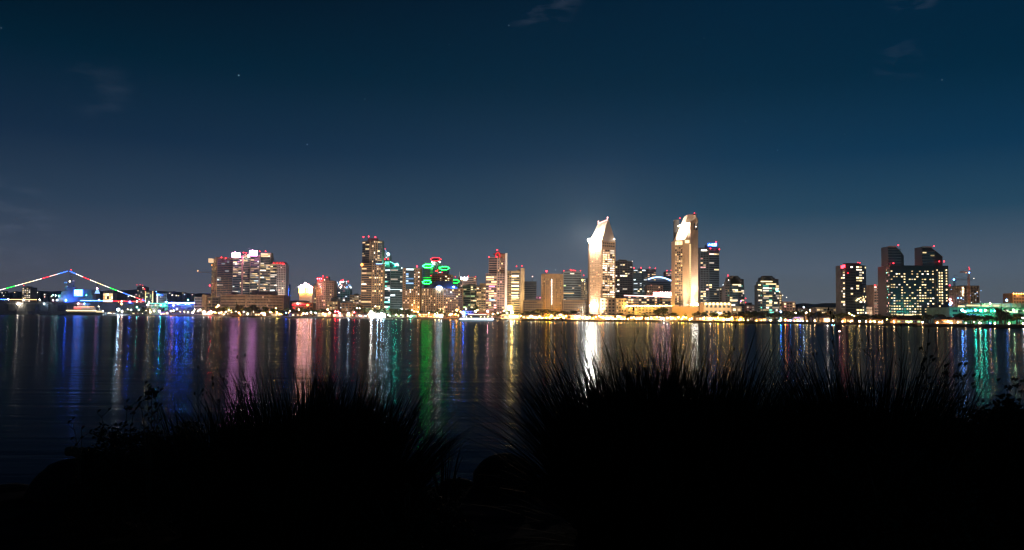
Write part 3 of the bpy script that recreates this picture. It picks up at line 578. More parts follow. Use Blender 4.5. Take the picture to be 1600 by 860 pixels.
D = 1400; B = simple('brown grid office with a glass centre and orange lit lower floors', 'office tower', 628.5, 656, 419.5, D, TAN, p=.3, cw=3.4, rh=3.6, wf=.55, hf=.55, cols=(('white', 3), ('yellow', 1)), fl=70000, flcol='warm', roofbox=False, beacons=((651.5, 416.5, 1.9, 'red', 16), (644, 419.5, 1.5, 'sky', 4), (636.5, 419.8, 1.6, 'sky', 4), (627.8, 419, 1.6, 'cool', 4)))
P = [(GX(633, D), D - .4), (GX(646, D), D - .4)]; B.wall.box(P[0][0], P[1][0], D - .3, D + 3, B.z(452), B.z1 + 1, G_TEAL); B.face(P[0], P[1], B.z(452), B.z1, cw=4, rh=3.8, wf=1, hf=.6, p=.35, run=3, cols=(('cool', 2), ('sky', 1)), lv=(.4, 1, 2.2)); B.done()
added_flood(650, D - 14, (GX(650, D), D, 18), 30000, 'amber', 100)

# hexagonal towers with neon rings
D = 1500; B = Bld('cluster of hexagonal glass towers crowned with green and red neon rings', 'office tower', 684, D); zb = B.root.location.z
def hexa(px, pr, y, dd=0, ring=None, s=9, rpx=None):
    x = GX(px, D); r = GX(px + pr, D) - x; c = (x, D + 20 + dd)
    P = [(c[0] + r * math.cos(math.radians(60 * i)), c[1] + r * math.sin(math.radians(60 * i))) for i in range(6)]; z = W(px, y, D + dd + 10).z
    B.wall.prism(P, zb, z, G_TEAL); B.wallmat = BLUED
    for a, b2 in ((4, 5), (3, 4), (5, 0)): B.face(P[a], P[b2], zb + 30, z - 2, cw=4, rh=3.8, wf=1, hf=.5, p=.06, run=2, cols=(('cool', 1), ('teal', 1), ('white', 1)), lv=(.3, .6, 1), m=.05)
    if ring:
        b = MB(); R = rpx or r * 1.03
        Q = [(c[0] + R * math.cos(math.radians(60 * i)), c[1] + R * math.sin(math.radians(60 * i)) * 1.0, z - .8) for i in range(6)]
        for i in range(6): b.tube(Q[i], Q[(i + 1) % 6], .6, .6, em(ring, s), 6)
        b.build('neon_ring', B.root)
    return c, r, z
# seen from below the near and far edges read as a flat hexagon only when the roof tilts: each crown slopes towards the bay
def ringed(px, y, prx, pry, ring, s, dd=0, ydrop=0):
    c = W(px, y, D + 10 + dd); rx = GX(px + prx, D) - GX(px, D); rz = pry * (D / F)
    b = MB(); Q = [(c.x + rx * k, D + 10 + dd + (-8 * q), c.z + rz * q) for k, q in ((-1, 0), (-.5, -1), (.5, -1), (1, 0), (.5, 1), (-.5, 1))]
    Q = [(x, D + 10 + dd + 6 * (z - c.z) / rz, z) for x, _, z in Q]
    for i in range(6): b.tube(Q[i], Q[(i + 1) % 6], .4, .4, em(ring, s), 6)
    b.build('neon_ring', B.root)
    # sloping glass cap inside the ring and shaft under it
    P = [(c.x + rx * k * .97, D + 10 + dd + 6 * q) for k, q in ((-1, 0), (-.5, -1), (.5, -1), (1, 0), (.5, 1), (-.5, 1))]
    zs = [c.z + rz * q - .5 for q in (0, -1, -1, 0, 1, 1)]
    B.wall.prism(P, zb, zs, G_TEAL, G_TEAL); B.wallmat = BLUED
    for a, b2 in ((0, 1), (1, 2), (2, 3)): B.face(P[a], P[b2], zb + 30, min(zs) - 2, cw=4, rh=3.8, wf=1, hf=.5, p=.07, run=2, cols=(('teal', 2), ('cool', 1), ('green', 1)), lv=(.25, .5, 1), m=.05)
ringed(680.8, 405.2, 8.8, 2.9, 'red', 7, 8); ringed(668.5, 415.8, 8.6, 2.9, 'green', 60); ringed(694.2, 419.3, 8.2, 2.8, 'green', 22, 2); ringed(667, 441, 7.5, 2.8, 'green', 30, -16); ringed(711.5, 440, 6.5, 2.6, 'green', 10, -10)
for k, y in enumerate((434, 437)):
    b = MB(); b.tube(W(661, y, D - 10), W(676, y, D - 10), .35, .35, em('green', 1.6), 5); b.build('neon_band', B.root)
for (px, py, c, s) in ((675, 410, 'white', 9), (687, 410, 'white', 9)): beacon(B.root, px, py, D - 4, 1.4, c, s, 'roof_lamp')
B.done()
D = 1440; B = simple('tan block with red roof lights in front of the neon ring towers', 'building', 674, 706, 429, D, TAN, xc=690, dd=8, style='fin', p=.25, cw=4, rh=3.6, cols=(('yellow', 1), ('warm', 1)), fl=50000, roofbox=True)
for (px, py) in ((683, 424), (685.5, 426), (681, 423.5), (684, 421.8), (691, 426), (673.5, 431)): beacon(B.root, px, py, D - 2, 1.2, 'red', 8)
B.done()
# blue hipped roof hotel
D = 1380; B = Bld('wide beige hotel under a broad blue-lit hipped roof with two white lamps', 'hotel', 690, D)
P = B.body([(658.5, D + 14), (681, D), (692, D), (722.5, D + 14)], B.z(450.5), BEIGE, 26); zb = B.root.location.z; z1 = B.z(450.5)
for i in range(3): B.face(P[i], P[i + 1], zb + 2, z1 - 1, style='fin', cw=3.5, rh=3.4, wf=.5, hf=.55, p=.22, cols=(('yellow', 3), ('warm', 2), ('white', 1)), lv=(.4, 1, 2))
bm_ = pmat('blue_lit_roof', (.05, .08, .2), .6); b = MB()  # the roof's blue lighting is put into its colour
xa, xb_ = GX(664, D), GX(716, D); ta, tb = GX(680, D), GX(702, D); zt = B.z(438.5); k = [(xa, D + 1, z1 - .5), (xb_, D + 1, z1 - .5), (xb_, D + 34, z1 - .5), (xa, D + 34, z1 - .5)]; t = [(ta, D + 14, zt), (tb, D + 14, zt), (tb, D + 22, zt), (ta, D + 22, zt)]
for i in range(4): j = (i + 1) % 4; b.poly([k[i], k[j], t[j], t[i]], bm_)
b.poly(t, bm_); b.build('roof', B.root)
b = MB(); g0, g1, g2 = W(678.5, 449, D - 2), W(693, 449, D - 2), W(686, 444.5, D - 2); b.poly([g0, g1, g2], bm_); b.poly([g1, g0, (g0.x, D + 12, g0.z), (g1.x, D + 12, g1.z)], bm_); b.poly([g0, g2, (g2.x, D + 12, g2.z), (g0.x, D + 12, g0.z)], bm_); b.poly([g2, g1, (g1.x, D + 12, g1.z), (g2.x, D + 12, g2.z)], bm_); b.build('gable', B.root)
b = MB(); a = W(682.5, 452, D - 3); c = W(690, 448.8, D - 3); b.prism([(a.x, D - 3.6), (c.x, D - 3.6), (c.x, D - 3), (a.x, D - 3)], a.z, c.z, em('cool', 50)); b.build('lit_gable_window', B.root)
beacon(B.root, 709, 448.5, D - 2, 1.8, 'sky', 8, 'roof_lamp'); B.done(); added_flood(690, D - 60, (GX(690, D), D, 28), 75000, 'warm', 95)
D = 1700; B = simple('rose topped office with a white lit sign and a thin antenna', 'office tower', 715, 743.5, 432.5, D, ROSE, xc=722, dd=8, p=.3, cw=4.5, rh=3.8, wf=1, hf=.5, run=3, cols=(('yellow', 1), ('white', 1)), lv=(.3, .7, 1.4), fl=260000, flcol='peach', roofbox=False)
b = MB(); a = W(719.5, 437, D - 2)
for k, (u, w) in enumerate(((0, 1.3), (1.8, 1.3), (3.6, 1.6), (5.6, 1.2), (7.2, 1.5), (9.0, 1.4), (10.6, 1))): p = W(719.5 + u, 437, D - 2); b.box(p.x, p.x + w * 1.2, D - 2.6, D - 2, p.z, p.z + (4.6 if k % 3 else 5.6), em('cool', 5))
b.build('sign', B.root); b = MB(); p = W(718, 424.8, D + 5); b.tube((p.x, D + 5, B.z1 - 1), (p.x, D + 5, p.z), .7, .4, WHITE); b.build('antenna', B.root)
for px, py in ((711.5, 432.6), (743, 432.5), (732, 431.6)): beacon(B.root, px, py, D, 1.3, 'red', 8)
B.done()
B = simple('curved green-grey office front beside the stepped beige block', 'office', 722, 748, 446, 1500, GREY, xc=735, dd=8, style='slab', p=.25, cw=4, rh=4, wf=1, hf=.55, run=2, cols=(('ltgreen', 1), ('yellow', 2)), lv=(.2, .5, 1.4), fl=30000, flcol='ltgreen'); B.done()
B = simple('stepped beige block between the curved office and the gable-topped tower', 'building', 744, 759, 448, 1460, BEIGE, p=.3, cw=4, rh=3.6, style='slab', wf=.8, cols=(('yellow', 1),), fl=60000, roofbox=False)
B.wall.box(GX(749, 1465), GX(759, 1465), 1466, 1485, B.z1 - .3, W(750, 443, 1465).z, BEIGE); B.done()
# gable-topped tower
D = 1330; B = Bld('tall rose tower with balconies, a red lit arch and steep little gable roof', 'apartment tower', 776, D); zb = B.root.location.z
kw = dict(cols=(('rose', 2), ('yellow', 3), ('warm', 2)), lv=(.4, 1, 2))
P = B.body([(763, D), (776, D - 3), (791, D + 4)], B.z(403), ROSE, 22); zm = B.z(428.5)
B.face(P[0], P[1], zm, B.z(403), style='slab', cw=4, rh=3.7, wf=1, hf=.55, p=.07, run=3, **kw); B.face(P[1], P[2], zm, B.z(403), style='fin', cw=3.4, rh=3.7, wf=.5, hf=.6, p=.1, **kw)
P = B.body([(758.5, D - 6), (776, D - 10), (792, D - 4)], zm, ROSE, 18)
B.face(P[0], P[1], zb + 4, zm, style='slab', cw=4, rh=3.6, wf=.9, hf=.55, p=.34, run=3, **kw); B.face(P[1], P[2], zb + 4, zm, style='slab', cw=3.8, rh=3.6, wf=.7, hf=.55, p=.16, **kw)
B.wall.box(GX(788.5, D), GX(792, D), D - 7, D + 2, zb, B.z(396), WHITE)
b = MB(); xa, xc_ = GX(769.5, D), GX(790, D); ze = B.z(397.5); zt = B.z(392)
b.prism([(GX(776, D), D + 1), (GX(790, D), D + 1), (GX(790, D), D + 18), (GX(776, D), D + 18)], B.z(403) - .3, ze, TAN)
b.prism([(xa, D), (xc_, D), (xc_, D + 18), (xa, D + 18)], ze, ze + 1.2, ROOFR); m0 = GX(777, D); b.poly([(m0 - 5, D - .2, ze + 1.2), (m0 + 5, D - .2, ze + 1.2), (m0, D - .2, zt)], ROOFR); b.poly([(m0 - 5, D, ze + 1.2), (m0, D, zt), (m0, D + 16, zt), (m0 - 5, D + 16, ze + 1.2)], ROOFR); b.poly([(m0 + 5, D, ze + 1.2), (m0 + 5, D + 16, ze + 1.2), (m0, D + 16, zt), (m0, D, zt)], ROOFR); b.build('roof', B.root)
b = MB(); r_ = 3.2; zc = B.z(398.6); pts = [(m0 - r_, B.z(403))] + [(m0 + r_ * math.cos(math.radians(a)), zc + r_ * math.sin(math.radians(a))) for a in range(180, -1, -30)] + [(m0 + r_, B.z(403))]
for (a, c), (e_, f_) in zip(pts, pts[1:]): b.tube((a, D - 4, c), (e_, D - 4, f_), .8, .8, em('red', 1.1), 6)
b.build('arch', B.root)
for (px, py, s) in ((777, 390.8, 16), (764, 401.8, 12), (776.5, 401.5, 14)): beacon(B.root, px, py, D - 5, 1.35, 'red', s)
for (px, py, w, c) in ((764, 448.7, 9, 'pink'), (765, 470, 8, 'sky')): 
    b = MB(); a = W(px, py, D - 12); b.box(a.x, a.x + w, D - 12.6, D - 12, a.z, a.z + 2, em(c, 2.2)); b.build('lit_balcony', B.root)
B.done(); added_flood(775, D - 85, (GX(776, D), D, 70), 280000, 'peach', 70); added_flood(797, D - 30, (GX(791, D), D, 30), 60000, 'peach', 60)
# bright banded office with pale slab
D = 1420; B = Bld('glass office with glaring lit floors beside a pale full-height slab', 'office tower', 806, D); zb = B.root.location.z
P = B.body([(792, D + 4), (798.5, D + 1), (812.5, D)], B.z(423.5), BEIGE, 20); z1 = B.z(423.5)
B.face(P[0], P[1], zb + 4, z1, cw=3, rh=3.7, wf=.7, p=.15, style='slab', cols=(('yellow', 1),))
B.face(P[1], P[2], zb + 4, z1 - 3, cw=5, rh=3.7, wf=1, hf=.6, p=0, glass=G_DARK)
for i, (y, w) in enumerate(((431.5, 1), (434, .7), (441.5, 1), (447, 1), (452.3, 1), (457.8, .95), (462.3, .9), (465.5, 1), (468, .6), (437.5, .35), (473.5, .3))):
    b = MB(); a = W(799.3, y + 1, D - .8); c = W(799.3 + 11.3 * w, y - 1, D - .8); b.box(a.x, c.x, D - 1.2, D - .5, a.z, c.z, em('yellow' if i % 3 else 'white', 2.6 if w > .8 else 1)); b.build('lit_floor', B.root)
B.wall.box(GX(813, D), GX(819, D), D - 4, D + 22, zb, B.z(419.5), BEIGE)
b = MB(); b.box(GX(807, D), GX(812, D), D + 5, D + 12, z1 - .2, B.z(421), GREY); b.build('penthouse', B.root)
for px in (807, 815.5): beacon(B.root, px, 415.8 if px > 810 else 416.5, D, 1.3, 'red', 10)
b = MB(); a = W(793.5, 485, D - 20); c = W(800, 477.8, D - 20); b.box(a.x, c.x, D - 21, D - 20.2, a.z, c.z, em('yellow', 60)); b.build('lit_lobby', B.root)
B.done(); added_flood(812, D - 55, (GX(812, D), D, 55), 230000, 'yellow', 70)
B = simple('dim grey glass block right of the pale slab office', 'office tower', 818, 838, 440, 1750, GREY, p=.04, cw=4.5, rh=3.8, wf=1, hf=.5, run=2, cols=(('ltgreen', 1), ('yellow', 1)), roofbox=False, beacons=((832, 432.4, 1.7, 'rose', 5),)); 
b = MB(); p = W(832, 432.5, 1752); b.tube((p.x, 1752, B.z1 - 1), (p.x, 1752, p.z), .5, .3, STEEL); b.build('antenna', B.root); B.done()
B = simple('long low brown arcade building between the slab office and striped hotel', 'building', 817, 847, 469.5, 1350, TAN, p=.12, cw=3.6, rh=3.6, style='fin', wf=.6, cols=(('yellow', 1), ('orange', 1)), fl=14000); B.done()
B = simple('tiny pink-lit rooftop block between two towers', 'building', 837, 845, 463, 1800, ROSE, p=.4, cw=4, rh=4, cols=(('pink', 1), ('warm', 1)), fl=40000, flcol='pink', roofbox=False); B.done()
# striped hotel with amber uplights
D = 1360; B = Bld('broad brown striped hotel with amber uplights and a white dotted stair', 'hotel', 862, D); zb = B.root.location.z
P = B.body([(846, D + 3), (852, D), (874, D), (879.5, D + 3)], B.z(428), TAN, 24); z1 = B.z(429)
for i, s in ((0, .8), (1, .8), (2, .8)): B.face(P[i], P[i + 1], zb + 6, z1 - 6, cw=3.2, rh=3.4, wf=.55, hf=.45, p=.18, cols=(('orange', 2), ('yellow', 2)), lv=(.12, .3, .6), ncol=None)
for px in (846.4, 852, 858, 867, 873, 879): x = GX(px, D); B.wall.box(x - 1.2, x + 1.2, D - 1.2 + (3 if px in (846.4, 879) else 0), D + 4, zb, z1 - 1, TAN)
for k in range(17): beacon(B.root, 862 + (k % 2) * .3, 437 + k * 2.4, D - 1, .85, 'white', 3.5, 'stair_window')
beacon(B.root, 854, 424, D, 2.1, 'red', 18)
b = MB(); p = W(854, 424.5, D + 4); b.tube((p.x, D + 4, z1 - 1), (p.x, D + 4, p.z), .4, .3, STEEL); b.build('antenna', B.root); B.done()
for px in (848, 856, 869, 877): added_flood(px, D - 13, (GX(px, D), D, 26), 16000, 'amber', 70, 3)
added_flood(862, D - 70, (GX(862, D), D, 50), 90000, 'warm', 60)
D = 1400; B = simple('square dark glass tower with red lamps along its roof edge', 'office tower', 879.5, 908, 424.5, D, BLUED, p=.12, cw=3.6, rh=3.9, wf=1, hf=.5, run=2, cols=(('ltgreen', 1), ('yellow', 2), ('white', 2)), lv=(.4, 1, 1.8), roofbox=True)
for px, py in ((881, 423.4), (891.5, 421.5), (893, 423), (895.5, 422.6), (897, 423), (899, 423), (907, 423.2)): beacon(B.root, px, py, D - 1, 1.15, 'red', 9)
b = MB(); a = W(880.5, 459, D - .5); c = W(897, 458, D - .5); b.box(a.x, c.x, D - .9, D - .4, a.z - .2, c.z + .2, em('yellow', 1.1)); b.build('lit_floor', B.root); B.done()
B = simple('slim white tower with a yellow glowing crown, left of the pyramid-roofed hotel', 'building', 907.5, 917, 441, 1600, CONC, p=.25, cw=3, rh=3.6, fl=80000, cols=(('yellow', 1),), roofbox=False, beacons=((910, 437.8, 2.8, 'yellow', 9), (912, 430.5, 1.4, 'red', 9))); B.done()
B = simple('dark block peeping out behind the slim white tower', 'building', 908, 922, 434.5, 1800, GREY, p=.15, cw=4, rh=4, cols=(('cool', 1),), roofbox=False); B.done()
B = simple('low dark arcade building before the square glass tower', 'building', 879, 921, 469, 1300, TAN, p=.06, cw=3.6, rh=3.6, style='fin', wf=.6, fl=9000, cols=(('white', 1), ('orange', 1))); B.done()

# pyramid-roofed hotel (left of the pair)
D = 1230; B = Bld('cream hotel tower with a tall wedge roof and a glaring floodlight at its left corner', 'hotel tower', 941, D); zb = B.root.location.z
cream = pmat('cream_precast', (.62, .47, .36), .8, var=.08); ze = B.z(376.5)
P = B.body([(921, D + 17), (939.5, D), (961.5, D + 15)], ze, cream, 28)
B.face(P[0], P[1], zb + 25, ze - 2, cw=3.1, rh=3.2, wf=.5, hf=.45, p=.25, cols=(('warm', 1),), lv=(.5, .9, 1.3), glass=TAN)
B.face(P[1], P[2], zb + 22, ze - 12, cw=4.4, rh=3.2, wf=.62, hf=.55, p=.6, run=2, cols=(('warm', 2), ('yellow', 2), ('white', 2)), lv=(.9, 1.8, 3.2), m=.06)
B.face(P[1], P[2], ze - 9, ze - 1, ncol=6, rows=2, wf=.6, hf=.5, p=0, m=.06)
roofw = pmat('pale_metal_roof', (.7, .62, .58), .55, var=.05); b = MB()
r0, r1 = W(934.5, 349.5, D + 24), W(949.3, 343.8, D + 10); back = (P[0][0] + P[2][0] - P[1][0], D + 38)
c0, c1, c2 = (P[0][0], P[0][1], ze), (P[1][0], P[1][1], ze), (P[2][0], P[2][1], ze); c3 = (back[0], back[1], ze)
e0 = (r0.x, r0.y, r0.z); e1 = (r1.x, r1.y, r1.z); e2 = (r1.x + 3, r1.y + 8, r1.z); e3 = (r0.x + 3, r0.y + 8, r0.z)
b.poly([c0, c1, e1, e0], roofw); b.poly([c1, c2, e2, e1], roofw); b.poly([c2, c3, e3, e2], roofw); b.poly([c3, c0, e0, e3], roofw); b.poly([e0, e1, e2, e3], roofw); b.build('roof', B.root)
b = MB(); b.tube((e0[0], e0[1] - .6, e0[2]), (e1[0], e1[1] - .6, e1[2]), .9, .9, em('rose', 2.6), 6); b.tube(e0, (e0[0], e0[1], e0[2] + 4), .9, .7, WHITE); b.tube(e1, (e1[0], e1[1], e1[2] + 5), 1, .7, WHITE); b.build('ridge', B.root)
beacon(B.root, 949.3, 340.5, D + 8, 1.4, 'rose', 12); beacon(B.root, 935, 346, D + 22, 1.2, 'rose', 6); beacon(B.root, 959.8, 373.8, D + 10, 1.1, 'white', 10, 'corner_lamp'); beacon(B.root, 940.5, 374, D - 3, 1.2, 'warm', 5, 'corner_lamp')
b = MB(); b.obox(((P[0][0] + P[1][0]) / 2, (P[0][1] + P[1][1]) / 2 - 1.6), ((P[1][0] - P[0][0]) / 25.5, (P[1][1] - P[0][1]) / 25.5), 24, 3, ze, ze + 1.6, cream); b.build('light_ledge', B.root)
for px, py, r, s in ((921.8, 376, 4.6, 110), (926.5, 376, 3.9, 60), (931.5, 376, 3.4, 28), (936, 375, 2.4, 14)):
    beacon(B.root, px, py, D + 12 - (px - 922) * .9, r, 'white', s, 'flood_lamp')
for px in (923, 927, 931.5, 936): beacon(B.root, px, 477 + (px % 3) * .6, D + 8, 1.9, 'white', 16, 'flood_lamp')
l = bpy.data.lights.new('roof_beam', 'POINT'); l.energy = 45000; l.color = LC['white']; l.shadow_soft_size = 2; lo = bpy.data.objects.new('roof_beam', l); COL.objects.link(lo); lo.location = (P[0][0] - 1, D + 2, ze + 4)
for nm, a_, t_, e_, an_ in (('halo_beam', (921, 374), (908, 352, -50), 800000, 110), ('sky_beam', (924, 372), (903, 250, -25), 3600000, 16), ('sky_beam', (958, 372), (1015, 318, -10), 2200000, 12)):
    l = bpy.data.lights.new(nm, 'SPOT'); l.energy = e_; l.color = LC['white']; l.spot_size = math.radians(an_); l.spot_blend = 1; l.shadow_soft_size = 1.6; lo = bpy.data.objects.new(nm, l); COL.objects.link(lo); lo.location = W(a_[0], a_[1], D + 3); lo.rotation_euler = (W(t_[0], t_[1], D + t_[2]) - lo.location).to_track_quat('-Z', 'Y').to_euler()
B.done(); added_flood(932, D - 60, (GX(934, D), D, 45), 400000, 'warm', 75); added_flood(928, D + 1, (GX(931, D), D + 10, 60), 40000, 'warm', 60); added_flood(966, D - 20, (GX(950, D), D, 60), 60000, 'warm', 90, 22)
B = simple('cream podium block with square dark openings at the foot of the left hotel tower', 'hotel podium', 938, 979, 466, 1180, cream, xc=962, dd=12, cw=5, rh=4.6, wf=.5, hf=.5, p=.14, cols=(('yellow', 1),), fl=14000, roofbox=False); B.done()
B = simple('grey grid apartment slab right behind the pyramid-roofed hotel', 'apartment tower', 961, 988.5, 407.5, 1420, GREY, xc=968, dd=5, style='slab', cw=4.5, rh=3.7, wf=.8, hf=.55, p=.14, cols=(('white', 2), ('yellow', 2)), lv=(.5, 1.2, 2.4), fl=60000, beacons=((988, 408.5, 1.1, 'white', 3),)); B.done()
B = simple('deep blue glass block with four red roof lamps', 'apartment tower', 989.5, 1011, 420, 1700, BLUED, xc=1003, dd=5, p=.16, cw=4, rh=3.8, wf=.9, cols=(('cool', 2), ('yellow', 1)), roofbox=False, beacons=((990.8, 419, 1.5, 'red', 10), (1001.7, 418.6, 1.7, 'red', 12), (1015, 418.3, 1.5, 'red', 10), (1024, 419.6, 1.5, 'red', 10)), glass=G_TEAL, run=2); B.done()
B = simple('grey block with scattered warm windows behind the white-lit arc roof', 'apartment tower', 1011.5, 1025, 420.8, 1720, GREY, p=.35, cw=4, rh=3.8, wf=.9, cols=(('warm', 2), ('yellow', 1)), roofbox=False); B.done()
D = 1600; B = Bld('blue glass building under a long white glowing arc roof', 'building', 1031, D); P = B.body([(1012, D), (1048, D)], B.z(438), BLUED, 30); B.face(P[0], P[1], B.root.location.z, B.z(440), cw=4, rh=4, wf=1, p=.05, run=2, cols=(('cool', 1),), glass=G_TEAL)
b = MB(); pr = None
for i in range(13):
    q = i / 12; p = W(1012.5 + 36 * q, 436.6 - 4.2 * math.sin(math.pi * q) + 2 * q, D - 1)
    if pr: b.tube(pr, p, 1.2, 1.2, em('sky', 5), 6)
    pr = p
b.build('arc_roof', B.root); B.done()
B = simple('red-lamped block behind the left side of the right hotel tower', 'apartment tower', 1040, 1056, 424.5, 1650, GREY, p=.4, cw=4, rh=3.8, wf=.9, cols=(('warm', 1), ('rose', 1), ('cool', 1)), roofbox=False, beacons=((1042, 423.2, 1.6, 'red', 10), (1049, 422.8, 1.6, 'red', 10), (1052.5, 422.8, 1.3, 'red', 10), (1053, 449, 1.9, 'violet', 12))); B.done()
B = simple('pale block with small lit windows below the arc roof', 'building', 1010.5, 1036, 446, 1500, ROSE, p=.12, cw=4, rh=3.8, cols=(('warm', 1),), fl=60000, beacons=((1017.5, 446.5, 1.5, 'rose', 9),)); B.done()
D = 1330; B = simple('long convention hall with a bright pink-white roof line between the two hotels', 'convention hall', 975, 1054, 461.5, D, GREY, p=.35, cw=4, rh=4, wf=.8, hf=.6, cols=(('yellow', 2), ('warm', 2), ('orange', 1)), lv=(.3, 1, 2.2), roofbox=False, depth=40)
for (a, c, y, m_) in ((975, 1020, 462.5, 'rose'), (1020, 1052, 464, 'rose')): 
    b = MB(); b.tube(W(a, y - .6, D - 2), W(c, y + .8, D - 2), .6, .6, em(m_, 5), 5); b.build('roof_edge_light', B.root)
b = MB(); b.box(GX(1021, D), GX(1051, D), D + 4, D + 20, B.z1 - .3, B.z(456.5), ROSE); b.build('upper_hall', B.root)
for k in range(9): beacon(B.root, 1021.5 + k * 3.6, 457.5, D + 2, 1.0, 'rose', 6, 'eave_lamp')
for k in range(8): beacon(B.root, 1021.5 + k * 4, 461.6, D + 2, 1.1, 'rose', 7, 'eave_lamp')
b = MB(); p = W(1030, 456.6, D + 8); b.prism([(p.x - 5, D + 5), (p.x + 5, D + 5), (p.x + 5, D + 15), (p.x - 5, D + 15)], p.z, p.z + .4, ROOFR); b.poly([(p.x - 5, D + 4.9, p.z + .4), (p.x + 5, D + 4.9, p.z + .4), (p.x, D + 10, p.z + 4)], ROOFR); b.poly([(p.x - 5, D + 15, p.z + .4), (p.x - 5, D + 5, p.z + .4), (p.x, D + 10, p.z + 4)], ROOFR); b.poly([(p.x + 5, D + 5, p.z + .4), (p.x + 5, D + 15, p.z + .4), (p.x, D + 10, p.z + 4)], ROOFR); b.build('turret_roof', B.root)
B.done()
B = simple('tan terrace block strung with eave lights below the convention hall', 'terrace building', 978, 1054, 477, 1190, BEIGE, p=.1, cw=5, rh=4, cols=(('yellow', 1),), fl=50000, flcol='amber', roofbox=False)
for k in range(22): beacon(B.root, 979 + k * 3.5, 478, 1187, .9, 'yellow', random.choice((3, 6, 10)), 'eave_lamp')
B.done()

# right hotel tower
D = 1160; B = Bld('tall cream hotel tower with a steep white lit sloping roof and dark top window', 'hotel tower', 1073, D); zb = B.root.location.z
zs = B.z(375)
P = B.body([(1054.5, D + 12), (1067, D + 2), (1078, D)], zs, cream, 26)
B.face(P[0], P[1], zb + 18, zs - 9, cw=3.2, rh=3.1, wf=.66, hf=.6, p=.42, cols=(('yellow', 2), ('warm', 2)), lv=(.25, .6, 1.2))
B.face(P[0], P[1], zs - 7, zs - 1, ncol=5, rows=1, wf=.8, hf=.8, p=1, cols=(('yellow', 1),), lv=(1.6, 2, 2.2))
b = MB(); a = W(1070.5, 380, D - .6); c = W(1077, 375.5, D - .6); b.box(a.x, c.x, D - 1, D - .4, a.z, c.z, em('yellow', 2.2)); b.build('lit_lounge', B.root)
# right shaft rising to the crown
xA, xC = GX(1078.2, D), GX(1092, D); zr = B.z(347.5); B.wall.prism([(xA, D - 2), (xC, D + 4), (xC, D + 30), (xA, D + 30)], zb, zr, cream)
for k in range(33): 
    y = 383 + k * 3.15; a = W(1077.9, y, D - 3); b = MB(); link('window', unit_window(em('yellow', 1.6)), B.root, rel((a.x + .6, D - 2.1, a.z), B.root), (2.1, 1, 1.7))
b = MB(); a = W(1083.5, 359.5, D); c = W(1090.5, 348.5, D); b.obox(((a.x + c.x) / 2, D + .9), ((xC - xA) / 13.6, 6 / 13.6), c.x - a.x, .8, a.z, c.z, G_DARK); b.build('dark_window', B.root)
beacon(B.root, 1087.5, 354.5, D, .8, 'white', 5, 'room_lamp')
# crown dome and sloping roof
b = MB(); n = 8; zc = zr; pts = []
for i in range(n + 1): t = math.pi / 2 * i / n; pts.append((xA + 1.5 + (xC - xA - 2) * (math.sin(t)), zc + (B.z(335.5) - zc) * (math.cos(t) ** .8)))
base = [(xA - 6, zc)] + [(xA - 3, B.z(336))] + pts
for y_, rv in ((D, 0), (D + 24, 1)):
    q = [(x, y_ + (0 if rv else 4 * max(0, (x - xA)) / (xC - xA)), z) for x, z in base + [(xC, zc)]]; b.poly(q if rv else q[::-1], cream)
for (x1_, z1_), (x2_, z2_) in zip(base, base[1:]): b.poly([(x1_, D, z1_), (x2_, D, z2_), (x2_, D + 24, z2_), (x1_, D + 24, z1_)], cream)
b.build('crown', B.root)
slope_m = pmat('white_metal_roof', (.85, .78, .68), .6, var=.04); b = MB()
s0, s1 = W(1055.5, 376.5, D + 11), W(1070, 375.5, D + 1); s2, s3 = W(1083, 334.6, D + 14), W(1068.5, 341, D + 24)
b.poly([s0, s1, s2, s3], slope_m); b.poly([s1, (s1.x + 8, D + .5, s1.z), (s2.x + 2, D + .5, s2.z - 1), s2], cream); b.poly([s1, (s1.x + 10, D - .2, s1.z), (s2.x + 3, D - .2, s2.z - 12), (s2.x, D - .1, s2.z - 2)], cream)
b.poly([s3, s2, (s2.x, D + 28, s2.z), (s3.x, D + 28, s3.z)], slope_m); b.poly([s0, s3, (s3.x, D + 28, s3.z), (s0.x, D + 28, s0.z)], cream); b.build('roof', B.root)
B.wall.prism([(GX(1060, D), D + 30), (GX(1068, D), D + 29), (GX(1068, D), D + 36), (GX(1060, D), D + 36)], zb, W(1060, 343.5, D + 30).z, pmat('dimmed_dark_cladding', (.03, .03, .032), .9))  # near-black colour keeps this block dim under the roof beam
for (px, py) in ((1062.5, 341.3), (1073, 337.5), (1077, 336.5), (1085, 333.3)): beacon(B.root, px, py, D + 14, 1.15, 'red', 8)
b = MB(); b.tube(W(1062, 352, D + 4), W(1077, 350, D + 4), .5, .5, em('white', 5), 5); b.build('roof_rail_light', B.root)
for k in range(5): beacon(B.root, 1060.5 + k * 3, 353.5 - k * .5, D + 2, 1.2, 'white', 9, 'roof_lamp')
